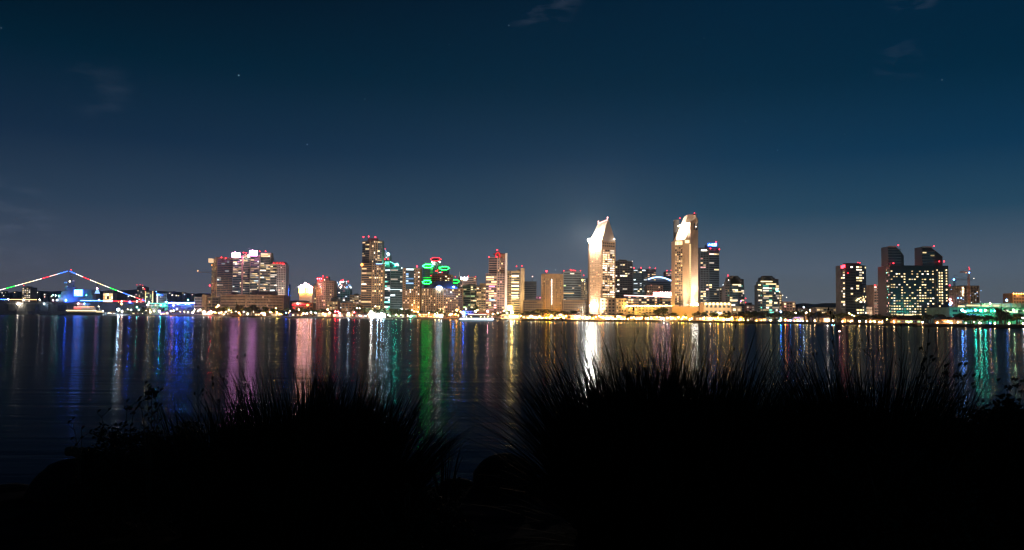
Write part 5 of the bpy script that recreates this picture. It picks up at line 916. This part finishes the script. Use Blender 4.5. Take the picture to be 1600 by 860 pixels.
# ---------------------------------------------------------------- trees
def crown_mesh(seed, mat, lobes=7, n=420):
    rs = random.Random(seed); b = MB(); L = []
    for i in range(lobes):
        a = rs.uniform(0, 6.28); r = rs.uniform(.1, .62); L.append((r * math.cos(a), r * math.sin(a), rs.uniform(-.25, .45), rs.uniform(.3, .52)))
    for i in range(n):
        l = rs.choice(L); d = Vector((rs.gauss(0, 1), rs.gauss(0, 1), rs.gauss(0, 1))).normalized(); q = Vector(l[:3]) + d * l[3] * rs.uniform(.55, 1.05); q.z *= .8
        x = Vector((rs.gauss(0, 1), rs.gauss(0, 1), rs.gauss(0, .6))).normalized(); y = x.cross(d).normalized(); s_ = rs.uniform(.07, .15)
        b.poly([q + x * s_, q + y * s_ * .8, q - x * s_, q - y * s_ * .9], mat)
    return b.mesh('crown')
def palm_mesh(seed):
    rs = random.Random(seed); b = MB()
    for i in range(22):
        a = rs.uniform(0, 6.28); up = rs.uniform(-.5, .9); c = Vector((math.cos(a), math.sin(a), 0)); side = Vector((-c.y, c.x, 0)); pr = None
        for k in range(6):
            t = k / 5; q = c * t * 1.0 + Vector((0, 0, up * t - .9 * t * t)); w = .13 * math.sin(math.pi * min(1, t * .9 + .12)); cur = (q - side * w - Vector((0, 0, w * .5)), q, q + side * w - Vector((0, 0, w * .5)))
            if pr: b.poly([pr[0], pr[1], cur[1], cur[0]], LEAF); b.poly([pr[1], pr[2], cur[2], cur[1]], LEAF)
            pr = cur
    return b.mesh('crown')
def conifer_mesh(seed):
    rs = random.Random(seed); b = MB()
    for i in range(420):
        t = rs.random() ** .7; r = (1 - t) * .42 * rs.uniform(.4, 1.1); a = rs.uniform(0, 6.28); q = Vector((r * math.cos(a), r * math.sin(a), -.9 + t * 2)); x = Vector((math.cos(a), math.sin(a), -.5)); y = Vector((-math.sin(a), math.cos(a), 0)); s_ = .12 * (1.2 - t)
        b.poly([q + x * s_, q + y * s_ * .6, q - x * s_, q - y * s_ * .6], LEAF)
    return b.mesh('crown')
CR = [crown_mesh(i, LEAF if i % 3 else LEAF2) for i in range(6)]; PM = [palm_mesh(i) for i in range(3)]; CF = [conifer_mesh(i) for i in range(2)]
b = MB(); b.tube((0, 0, 0), (.02, .01, .55), .05, .035, BARK, 7, False)
for a in range(4): b.tube((.02, .01, .5), (.25 * math.cos(a * 1.6), .25 * math.sin(a * 1.6), .95), .025, .008, BARK, 5, False)
TRUNK = b.mesh('trunk'); b = MB(); b.tube((0, 0, 0), (.01, 0, 1), .022, .014, BARK, 6, False); PTR = b.mesh('trunk')
def tree(px, ytop, wpx, back, kind='round'):
    D = shore(px) + back; x = GX(px, D); zt = ZH(px, ytop, D); H = max(4, zt - LANDZ); w = wpx * D / F / 2
    nm = {'round': 'tree', 'palm': 'palm_tree', 'conifer': 'conifer_tree'}[kind]; o = empty(nm, (x, D, LANDZ - .2), None, 'palm tree' if kind == 'palm' else 'tree')
    if kind == 'round': link('trunk', TRUNK, o, (0, 0, 0), (H, H, H * .8)); link('crown', random.choice(CR), o, (0, 0, H * .62), (w * 1.15, w * 1.15, H * .46), U(0, 6))
    elif kind == 'palm': link('trunk', PTR, o, (0, 0, 0), (H * .9, H * .9, H * .9)); link('crown', random.choice(PM), o, (0, 0, H * .88), (2.9, 2.9, 2.6), U(0, 6))
    else: link('trunk', PTR, o, (0, 0, 0), (H, H, H * .5)); link('crown', random.choice(CF), o, (0, 0, H * .5), (w * 1.6, w * 1.6, H * .5), U(0, 6))
    PEND.append((o, px, {'round': 'broad dark tree', 'palm': 'slender palm tree', 'conifer': 'pointed conifer'}[kind], 'trees along the waterfront', 'tree'))
TZ = ((188, 230, 6, 486, 3), (222, 260, 7, 481, 4), (262, 330, 9, 484, 4), (332, 460, 6, 480, 5), (456, 560, 6, 481, 4), (560, 640, 6, 480, 4), (625, 720, 7, 486, 4), (722, 790, 9, 488, 4), (792, 900, 6, 485, 4), (880, 1060, 7, 490, 3), (1085, 1165, 6, 488, 4), (1160, 1320, 5, 486, 4), (1310, 1480, 5, 491, 4), (1478, 1600, 5, 492, 4))
for (a, c, st, y, v) in TZ:
    px = a
    while px < c: tree(px + U(-1, 1), y + U(-v, v) * .8, U(9, 17), U(20, 70)); px += st * U(.8, 1.8)
for (px, y, w) in ((252, 479, 14), (371, 474, 8), (378, 476, 10), (395, 473, 12), (415, 477, 11), (850, 481, 24), (830, 484, 20), (868, 485, 14), (1035, 477, 20), (1050, 487, 20), (1026, 482, 14), (1100, 489, 14), (1117, 489, 14), (1138, 491, 16), (1170, 486, 16), (1194, 487, 20), (1212, 488, 20), (1225, 490, 16), (1290, 489, 14), (1305, 490, 18), (1320, 487, 16), (1350, 490, 20), (1370, 489, 16), (1400, 491, 18), (1450, 490, 20), (1470, 489, 16), (1500, 488, 26), (1520, 491, 24), (1562, 477, 14), (1570, 482, 16), (1590, 488, 16), (560, 473, 10), (735, 479, 12), (745, 474, 10), (690, 482, 12)):
    tree(px, y, w, U(24, 50))
for (px, y) in ((369, 470), (376, 474)): tree(px, y, 7, 55, 'conifer')
for k in range(30): px = random.choice((U(270, 480), U(600, 720), U(900, 1150), U(1150, 1250))); tree(px, sy(px) - U(12, 19), 5, U(8, 30), 'palm')
tree(1565, 474, 8, 30, 'conifer'); tree(1571, 478, 8, 34, 'conifer')

# ---------------------------------------------------------------- boats
def yacht():
    D = 960; g = lambda px, py: W(px, py, D); x0, x1 = GX(716, D), GX(776, D); o = empty('harbour_excursion_boat', ((x0 + x1) / 2, D, 0), 'long white three-deck harbour cruise boat with a bright hull line, out before the shore', 'boat'); zt = g(745, 499).z; b = MB()
    n = 10; lo, hi = [], []
    for s_ in (1, -1):
        for i in range(n + 1): t = i / n; w = 4.2 * (1 - (1 - min(1, t * 3.2)) ** 2) ** .5; lo.append((x0 + 3 + (x1 - x0 - 4) * t if s_ > 0 else x0 + 3 + (x1 - x0 - 4) * (1 - t), w)); 
    front = [(x0 + (x1 - x0) * i / n, D - 4.2 * min(1, (i / n * 3 + .02)) ** .6) for i in range(n + 1)]; backp = [(x, 2 * D - y) for x, y in reversed(front)]
    b.prism(front + backp, -.4, zt * .52, DARK); b.prism([(x, y - .15 if y < D else y + .15) for x, y in front + backp], zt * .52, zt, WHITE); b.build('hull', o)
    for (pa, pb, ya, yb) in ((722, 770, 499, 496), (727, 768, 496, 493.6), (732, 762, 493.6, 491.8)): b = MB(); b.box(GX(pa, D), GX(pb, D), D - 3, D + 3, g(745, ya).z, g(745, yb).z - .25, DARK); b.box(GX(pa - 1, D), GX(pb + 1, D), D - 3.4, D + 3.4, g(745, yb).z - .25, g(745, yb).z, WHITE); b.build('deck', o)
    b = MB(); a = g(719, 499.9); c = g(771, 497.9); b.box(a.x, c.x, D - 4.75, D - 4.45, a.z, c.z, em('cool', 4.5)); b.build('hull_light_strip', o)
    b = MB(); a = g(732, 492.1); c = g(760, 491.6); b.box(a.x, c.x, D - 3.8, D - 3.5, a.z, c.z + .3, em('rose', 2.4)); b.build('deck_light_strip', o)
    b = MB(); p = g(748, 488.5); b.tube((p.x, D, g(748, 491.8).z), (p.x, D, p.z), .12, .08, WHITE); b.build('mast', o)
    for px in (729, 736, 751, 757, 763): ball('deck_lamp', o, W(px, 495.2, D - 3.3), .35, 'yellow', 12)
yacht()
def small_boat(px, D, L, label, c='white', s=8):
    x = GX(px, D); o = empty('moored_motor_boat', (x, D, 0), label, 'boat'); b = MB(); P = [(-.5, -.1), (-.3, -.17), (.45, -.16), (.5, 0), (.45, .16), (-.3, .17), (-.5, .1)]
    b.prism([(x + a * L, D + q * L) for a, q in P], -.3, L * .09, WHITE); b.build('hull', o); b = MB(); b.box(x - L * .15, x + L * .2, D - L * .1, D + L * .1, L * .09, L * .2, CONC); b.box(x - L * .12, x + L * .17, D - L * .11, D - L * .101, L * .12, L * .175, G_DARK); b.build('cabin', o); b = MB(); b.tube((x, D, L * .2), (x, D, L * .45), .06, .04, STEEL, 5); b.build('mast', o); ball('mast_lamp', o, (x, D, L * .45), .5, c, s)
small_boat(352, 1380, 16, 'small white motor boat moored under the beige offices', 'cool', 10); small_boat(356, 1375, 12, 'smallest motor boat right beside the white one under the beige offices', 'white', 6)
small_boat(1330, 770, 9, 'small motor boat lying before the round-cornered dark tower', 'sky', 7); small_boat(606, 1150, 14, 'motor boat off the shore below the teal crowned office', 'cool', 4); small_boat(870, 960, 12, 'motor boat moored in front of the striped hotel', 'warm', 8)
def buoy(px, py, c, s, label):
    D = F * CAMH / (py - hor(px)); x = GX(px, D); o = empty('navigation_buoy', (x, D, 0), label, 'buoy'); b = MB(); b.tube((x, D, -.3), (x, D, .35), .55, .5, ROOFR, 12); b.build('float', o); b = MB()
    for a in range(4): t = a * math.pi / 2; b.tube((x + .4 * math.cos(t), D + .4 * math.sin(t), .35), (x + .1 * math.cos(t), D + .1 * math.sin(t), 1.3), .04, .03, STEEL, 5)
    b.build('frame', o); ball('lamp_globe', o, (x, D, 1.42), .2, c, s)
buoy(1311.5, 524, 'rose', 5, 'small navigation buoy with a pink lamp out on the open water'); buoy(1300, 511.2, 'sky', 4, 'tiny buoy with a pale blue lamp close to the right shore'); buoy(1303.5, 511.4, 'teal', 2, 'tiny buoy with a teal lamp right of the pale blue one')

# ================================================================ FOREGROUND BANK
GZ = 4.4
def gz(x, y):
    z = GZ + .05 * noise.noise((x * .6, y * .6, 0)) + .02 * noise.noise((x * 2.5, y * 2.5, 4)) - (x > 0) * 0
    e = 8.35 - .07 * max(0, min(6, -x)) + .2 * noise.noise((x * .35, 9, 0))
    if y > e: z -= (y - e) * .75 + .15 * noise.noise((x, y, 2))
    return max(z, -1.2)
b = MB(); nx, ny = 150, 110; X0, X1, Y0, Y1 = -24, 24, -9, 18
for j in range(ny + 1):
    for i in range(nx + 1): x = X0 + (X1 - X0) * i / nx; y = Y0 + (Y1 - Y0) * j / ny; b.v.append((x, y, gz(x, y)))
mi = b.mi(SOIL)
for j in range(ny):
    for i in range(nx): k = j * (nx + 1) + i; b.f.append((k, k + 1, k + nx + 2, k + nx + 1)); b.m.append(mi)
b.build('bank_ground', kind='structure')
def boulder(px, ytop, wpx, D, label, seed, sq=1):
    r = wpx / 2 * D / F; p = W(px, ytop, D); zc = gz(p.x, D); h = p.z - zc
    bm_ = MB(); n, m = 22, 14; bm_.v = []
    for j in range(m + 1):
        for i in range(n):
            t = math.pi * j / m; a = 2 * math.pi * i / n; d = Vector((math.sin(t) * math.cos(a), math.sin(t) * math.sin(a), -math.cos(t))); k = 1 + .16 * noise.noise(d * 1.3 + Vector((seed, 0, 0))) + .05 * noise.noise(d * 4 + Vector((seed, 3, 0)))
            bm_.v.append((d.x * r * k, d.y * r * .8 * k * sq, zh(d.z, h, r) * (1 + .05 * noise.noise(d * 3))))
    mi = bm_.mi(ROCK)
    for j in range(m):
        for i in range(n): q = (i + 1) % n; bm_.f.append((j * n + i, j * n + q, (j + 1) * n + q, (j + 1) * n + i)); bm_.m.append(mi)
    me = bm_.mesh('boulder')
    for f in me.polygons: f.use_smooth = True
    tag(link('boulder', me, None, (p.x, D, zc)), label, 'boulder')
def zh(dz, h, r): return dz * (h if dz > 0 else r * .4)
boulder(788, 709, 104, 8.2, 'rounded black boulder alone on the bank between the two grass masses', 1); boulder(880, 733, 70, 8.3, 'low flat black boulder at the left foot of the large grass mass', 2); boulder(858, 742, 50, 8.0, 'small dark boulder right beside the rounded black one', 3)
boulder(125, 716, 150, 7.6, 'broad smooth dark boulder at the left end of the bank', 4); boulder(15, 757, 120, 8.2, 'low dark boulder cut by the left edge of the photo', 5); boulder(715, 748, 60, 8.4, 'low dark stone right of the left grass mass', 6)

def blade(b, p, az, lean, droop, L, w, seg=6, mat=None, rs=random):
    d_h = Vector((math.cos(az), math.sin(az), 0)); side = Vector((-d_h.y, d_h.x, 0)); side = (side * math.cos(.0) + d_h * rs.uniform(-.9, .9)).normalized(); q = Vector(p); pr = None
    for k in range(seg + 1):
        t = k / seg; a = lean + droop * t * t; ww = w * (1 - t ** 1.6) * .5 + .0008; cur = (q - side * ww, q + side * ww)
        if pr: b.poly([pr[0], pr[1], cur[1], cur[0]], mat or GRASSM)
        pr = cur; q = q + (d_h * math.sin(a) + Vector((0, 0, math.cos(a)))) * (L / seg)
    return q
def seed_stalk(b, p, az, lean, L, rs, mat):
    d = Vector((math.cos(az) * math.sin(lean), math.sin(az) * math.sin(lean), math.cos(lean))); q = Vector(p); pts = [q.copy()]
    for k in range(8): q = q + d * L / 8; d = (d + Vector((rs.uniform(-.05, .05), rs.uniform(-.05, .05), 0))).normalized(); pts.append(q.copy())
    for k in range(8): b.tube(pts[k], pts[k + 1], .0034 * (1 - k * .07), .0034 * (1 - (k + 1) * .07), mat, 4, False)
    for k in range(rs.randint(4, 8)):
        i = rs.randint(4, 7); s_ = pts[i].lerp(pts[i + 1], rs.random()); dd = (d + Vector((rs.uniform(-.9, .9), rs.uniform(-.9, .9), .1))).normalized(); e_ = s_ + dd * rs.uniform(.04, .11); b.tube(s_, e_, .0018, .0012, mat, 3, False); b.ball(e_, rs.uniform(.003, .0065), mat, 5, 4, 2.2)
    b.ball(pts[-1], .006, mat, 5, 4, 2.4)
def tussock(px, D, ytop, wide, n, label, seed, maxlean=.85, stalks=0, lenv=.3, name='grass_tussock', fill=True):
    """one clump of ornamental grass: px centre, ytop photo row of its tips, wide root radius"""
    rs = random.Random(seed); c = W(px, 700, D); z0 = gz(c.x, D) - .03; H = (W(px, ytop, D).z - z0) * 1.13; b = MB(); lenv *= .8
    T = []
    for i in range(max(6, n // 55)):
        a = rs.uniform(0, 6.283); r = math.sqrt(rs.random()); T.append((a, r, rs.uniform(.74, 1.06) * (1 - .1 * r), rs.uniform(.5, 1.15), rs.gauss(0, .5), rs.uniform(.05, .6)))
    for i in range(int(n * 1.05)):
        a, r, lf, lk, daz, dr = rs.choice(T); q = (c.x + wide * (r * math.cos(a) * .55 + rs.gauss(0, .045)), D + wide * (r * math.sin(a) * .4 + rs.gauss(0, .04)), z0)
        lean = abs(r * maxlean * lk + rs.gauss(0, .09)) * .85; L = H * lf * (1 - lenv * 1.2 * rs.random() ** 1.3)
        if rs.random() < .3: L *= rs.uniform(.4, .8)
        if rs.random() < .04: lean += rs.uniform(.3, .9); L *= .85
        blade(b, q, a + daz + rs.gauss(0, .3), lean, dr * rs.uniform(.4, 1.4) + .35 * lean, L, rs.uniform(.010, .022), 7, GRASSM, rs)
    o = link(name, b.mesh(name, (c.x, D, z0)), None, (c.x, D, z0)); tag(o, label, 'ornamental grass')
    if stalks:
        s_ = MB()
        for i in range((stalks + 1) // 2): a = rs.uniform(0, 6.28); seed_stalk(s_, (wide * .4 * math.cos(a), wide * .3 * math.sin(a), 0), a, rs.uniform(.03, .45), H * rs.uniform(.92, 1.1), rs, GRASSM)
        link('seed_stalks', s_.mesh('seed_stalks'), o); o.children[0]['kind'] = 'stuff'
    return o
# right mass
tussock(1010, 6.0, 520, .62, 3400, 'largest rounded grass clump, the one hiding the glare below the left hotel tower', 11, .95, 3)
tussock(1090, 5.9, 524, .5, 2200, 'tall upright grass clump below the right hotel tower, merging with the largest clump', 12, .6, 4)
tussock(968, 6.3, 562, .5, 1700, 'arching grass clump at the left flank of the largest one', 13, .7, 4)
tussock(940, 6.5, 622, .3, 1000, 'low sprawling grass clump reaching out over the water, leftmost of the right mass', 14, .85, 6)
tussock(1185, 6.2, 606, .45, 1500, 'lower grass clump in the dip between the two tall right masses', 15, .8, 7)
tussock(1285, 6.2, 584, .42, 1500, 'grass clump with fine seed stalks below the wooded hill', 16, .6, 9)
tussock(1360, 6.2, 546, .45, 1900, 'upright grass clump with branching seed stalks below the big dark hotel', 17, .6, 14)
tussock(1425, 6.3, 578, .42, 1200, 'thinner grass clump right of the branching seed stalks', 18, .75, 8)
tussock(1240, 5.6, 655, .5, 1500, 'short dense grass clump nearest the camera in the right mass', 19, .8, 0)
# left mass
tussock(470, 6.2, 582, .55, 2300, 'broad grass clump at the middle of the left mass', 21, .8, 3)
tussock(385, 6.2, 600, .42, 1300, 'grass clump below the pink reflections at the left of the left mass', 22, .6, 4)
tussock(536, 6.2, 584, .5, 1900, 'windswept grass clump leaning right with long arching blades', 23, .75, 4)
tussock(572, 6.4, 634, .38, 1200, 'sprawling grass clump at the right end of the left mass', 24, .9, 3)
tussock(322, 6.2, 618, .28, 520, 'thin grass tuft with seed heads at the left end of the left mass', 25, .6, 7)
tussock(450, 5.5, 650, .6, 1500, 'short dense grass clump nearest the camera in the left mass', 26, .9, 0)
tussock(697, 7.6, 672, .1, 22, 'wispy tuft of a few stalks standing before the green reflections', 27, .4, 5)
for (px, D, y, seed, lb) in ((372, 6.2, 548, 31, 'single long leaning grass stem before the pink reflections'), (535, 6.2, 545, 32, 'tallest single grass stem rising from the left mass'), (610, 6.1, 580, 33, 'single bent grass stem with a small seed head at the right of the left mass'), (690, 7.2, 660, 34, 'thin stalk right of the left grass mass')):
    rs = random.Random(seed); c = W(px, 700, D); z0 = gz(c.x, D); H = W(px, y, D).z - z0; b = MB(); blade(b, (c.x, D, z0), rs.uniform(0, 3), .06, .25, H, .013, 9, GRASSM, rs); b.v = [(x - c.x, y_ - D, z - z0) for x, y_, z in b.v]
    tag(link('tall_grass', b.mesh('tall_grass'), None, (c.x, D, z0)), lb, 'grass stem')

def shrub(px, D, ytop, wpx, n, label, seed, leaf=.035, name='leafy_shrub', sprigs=6):
    rs = random.Random(seed); c = W(px, 700, D); z0 = gz(c.x, D) - .02; H = W(px, ytop, D).z - z0; w = wpx / 2 * D / F; o = empty(name, (c.x, D, z0), label, 'shrub'); b = MB(); br = MB()
    for i in range(26): a = rs.uniform(0, 6.28); e_ = Vector((w * .8 * math.cos(a) * rs.random(), w * .5 * math.sin(a) * rs.random(), H * rs.uniform(.5, .95))); br.tube((0, 0, 0), e_ * .5 + Vector((0, 0, .03)), .008, .006, BARK, 4, False); br.tube(e_ * .5 + Vector((0, 0, .03)), e_, .006, .003, BARK, 4, False)
    link('branches', br.mesh('branches'), o)
    sp = [(rs.uniform(-.75, .75) * w, rs.uniform(-.3, .3) * w, rs.uniform(.75, 1.0) * H) for _ in range(sprigs)]
    for i in range(int(n * 1.7)):
        if rs.random() < .08 and sp: q = Vector(rs.choice(sp)) + Vector((rs.gauss(0, .025), rs.gauss(0, .025), rs.gauss(0, .03))); q.z -= H * .12 * rs.random()
        else:
            a = rs.uniform(0, 6.28); r = rs.random() ** .5; th = math.sqrt(max(0, 1 - r * r)); q = Vector((w * r * math.cos(a), w * .6 * r * math.sin(a), H * th * rs.uniform(.35, .98) * (1 + .12 * noise.noise((a * 2, r * 3, seed)))))
        x = Vector((rs.gauss(0, 1), rs.gauss(0, 1), rs.gauss(0, .7))).normalized(); y = Vector((rs.gauss(0, 1), rs.gauss(0, 1), rs.gauss(0, 1))).cross(x).normalized(); s_ = leaf * rs.uniform(.6, 1.1)
        b.poly([q, q + x * s_ * .5 + y * s_ * .32, q + x * s_ * 1.1, q + x * s_ * .5 - y * s_ * .32], LEAFF)
    link('leaves', b.mesh('leaves'), o); return o
shrub(215, 6.6, 668, 170, 5200, 'rounded leafy shrub on the bank left of the left grass mass', 41); shrub(165, 6.8, 700, 120, 2800, 'low leafy shrub spilling over the broad smooth boulder', 42); shrub(285, 6.5, 664, 90, 2200, 'leafy shrub touching the left end of the left grass mass', 43)
shrub(1575, 6.3, 622, 130, 5200, 'big-leaved shrub rising at the right edge of the photo', 44, .05); shrub(1525, 6.4, 640, 110, 3200, 'loose leafy shrub below the green reflections', 45, .04); shrub(1470, 6.3, 640, 90, 2400, 'low leafy shrub between the grass and the flowering weed', 46, .035)
shrub(1400, 5.4, 690, 330, 6000, 'dark low shrub in front of the right grass', 47, .04); shrub(700, 9.4, 770, 60, 700, 'small low plant on the bank edge beside the wispy tuft', 48, .03); shrub(640, 5.4, 760, 240, 3000, 'dark low shrub at the foot of the left grass', 49, .04)

def weed(px, D, tips, label, seed, name='flowering_weed'):
    """tips: list of (px, py, head size m)"""
    rs = random.Random(seed); c = W(px, 700, D); z0 = gz(c.x, D); o = empty(name, (c.x, D, z0), label, 'weed')
    for (tx, ty, hs) in tips:
        e_ = W(tx, ty, D + rs.uniform(-.05, .05)); e_ = Vector((e_.x - c.x, e_.y - D, e_.z - z0)); b = MB(); pr = Vector((0, 0, 0))
        for k in range(1, 7):
            t = k / 6; q = Vector((e_.x * t ** 1.4, e_.y * t, e_.z * t)) + Vector((rs.uniform(-.008, .008), 0, 0)); b.tube(pr, q, .0055 - .0005 * k, .005 - .0005 * k, BARK, 5, False)
            if k > 3:
                for _ in range(2): d = Vector((rs.uniform(-1, 1), rs.uniform(-1, 1), .6)).normalized() * rs.uniform(.04, .09); b.tube(q, q + d, .002, .0015, BARK, 4, False); b.poly([q + d, q + d + Vector((.02, 0, .012)), q + d + Vector((.03, 0, .03)), q + d + Vector((.0, .01, .02))], LEAFF)
            pr = q
        link('stem', b.mesh('stem'), o)
        if hs:
            b = MB()
            for _ in range(30): q = e_ + Vector((rs.gauss(0, 1), rs.gauss(0, 1), rs.gauss(0, .6))) * hs * .45; b.ball(q, hs * rs.uniform(.12, .24), LEAFF, 5, 4)
            link('flower_head', b.mesh('flower_head'), o)
weed(236, 6.4, ((238, 614, .05), (230, 622, .03), (222, 638, .012), (246, 640, .012), (242, 618, .03)), 'tall weed with a clustered flower head on the leafy shrub', 51)
weed(182, 6.5, ((200, 638, .035), (208, 645, .02), (160, 652, .004)), 'leaning weed with a flat flower head left of the taller one', 52)
weed(128, 6.7, ((117, 672, .004), (128, 685, .004)), 'bare forked twig at the left end of the bank', 53, 'twig')
weed(1500, 6.3, ((1478, 584, .03), (1496, 588, .035), (1505, 600, .02), (1487, 612, .015), (1512, 612, .012), (1490, 640, .012)), 'branching weed with clustered heads before the blue reflections', 54)
weed(1560, 6.3, ((1588, 603, .03), (1575, 606, .03), (1596, 612, .02)), 'leafy sprig bending right at the right edge', 55)
weed(1410, 6.4, ((1447, 553, .008), (1441, 575, .01), (1452, 570, .008)), 'forked seed stalk standing tall right of the grass', 56)
b = MB(); p, q = W(104, 706, 7.0), W(150, 712, 7.0); c = (p + q) / 2
for t in range(5): a1 = p.lerp(q, t / 5); a2 = p.lerp(q, (t + 1) / 5); b.tube(a1 + Vector((0, 0, .01 * (t % 2))), a2 + Vector((0, 0, .01 * ((t + 1) % 2))), .035 + .004 * t, .035 + .004 * (t + 1), BARK, 8)
b.build('driftwood_stub', label='blunt driftwood stub sticking out over the water at the left', cat='driftwood')

# ================================================================ labels that single each repeat out
ZN = ((-80, 'at the carrier stern'), (75, 'below the carrier island'), (165, 'at the carrier bow'), (228, 'by the teal pier hall'), (263, 'by the blue-lit pier hall'), (304, 'below the small beige offices'), (344, 'below the lit face of the long beige block'), (384, 'below the shaded face of the long beige block'), (445, 'below the glowing gable hall'),
      (492, 'below the rose block'), (522, 'below the silver stepped crown'), (563, 'below the tallest brown tower'), (600, 'below the teal crowned office'), (629, 'below the brown grid office'), (657, 'below the neon ring towers'), (692, 'below the right half of the blue roof'), (723, 'behind the long white cruise boat'), (758, 'below the gable-topped tower'), (793, 'below the pale slab office'),
      (819, 'below the dim grey glass block'), (846, 'below the striped hotel'), (880, 'below the square dark tower'), (920, 'below the pyramid-roofed hotel'), (962, 'below the grey apartment slab'), (990, 'below the convention hall left end'), (1022, 'below the convention hall right end'), (1054, 'below the right hotel tower'), (1094, 'below the blue-sign tower'), (1130, 'below the first octagonal tower'),
      (1164, 'between the octagonal towers'), (1184, 'below the lone octagonal tower'), (1219, 'below the pink-lit office'), (1246, 'below the wooded hill'), (1275, 'below the flat white building'), (1314, 'below the round-cornered dark tower'), (1355, 'below the slim rose block'), (1387, 'below the left part of the dark hotel'), (1420, 'below the middle of the dark hotel'), (1450, 'below the right part of the dark hotel'), (1484, 'below the tower cranes'),
      (1518, 'below the green-lit roofs'), (1560, 'near the right edge'))
ORD = ('first', 'second', 'third', 'fourth', 'fifth', 'sixth', 'seventh', 'eighth', 'ninth', 'tenth', 'eleventh', 'twelfth', 'thirteenth', 'fourteenth', 'fifteenth', 'sixteenth', 'seventeenth', 'eighteenth', 'nineteenth', 'twentieth')
def zone(px):
    r = ZN[0][1]
    for z_, n_ in ZN:
        if px >= z_: r = n_
    return r
for (nm, px, o) in ADDED_LAMPS: PEND.append((o, px, 'floodlight mast', 'added floodlights brightening the towers', 'added_flood'))
bk = {}
for t in PEND: bk.setdefault((t[4] if t[4] != 'house' else 'house', zone(t[1]), t[2]), []).append(t)
for (kd, z_, ph), L in bk.items():
    L.sort(key=lambda t: t[1]); z2 = z_ if kd != 'house' else z_.replace('below', 'on the hill behind').replace('by the', 'on the hill behind the').replace('at the', 'on the hill behind the').replace('between', 'on the hill between')
    for i, t in enumerate(L):
        o = t[0]; o['group'] = t[3]
        o['label'] = (('%s %s' % (ph, z2)) if len(L) == 1 else '%s %s %s' % (ORD[i] if i < 20 else 'next', ph, z2)) + ('' if len(L) == 1 else ', from left')

# ================================================================ haze
hz = bpy.data.materials.new('haze'); hz.use_nodes = True; t = hz.node_tree; t.nodes.clear(); pv = t.nodes.new('ShaderNodeVolumePrincipled'); o_ = t.nodes.new('ShaderNodeOutputMaterial')
pv.inputs['Density'].default_value = 5e-5; pv.inputs['Color'].default_value = (.62, .78, 1, 1); pv.inputs['Anisotropy'].default_value = .55; t.links.new(pv.outputs[0], o_.inputs['Volume'])
b = MB(); b.box(-5300, 5300, -300, 5200, -4, 215, hz); tag(link('haze', b.mesh('haze')), kind='stuff')
cy.volume_bounces = 1
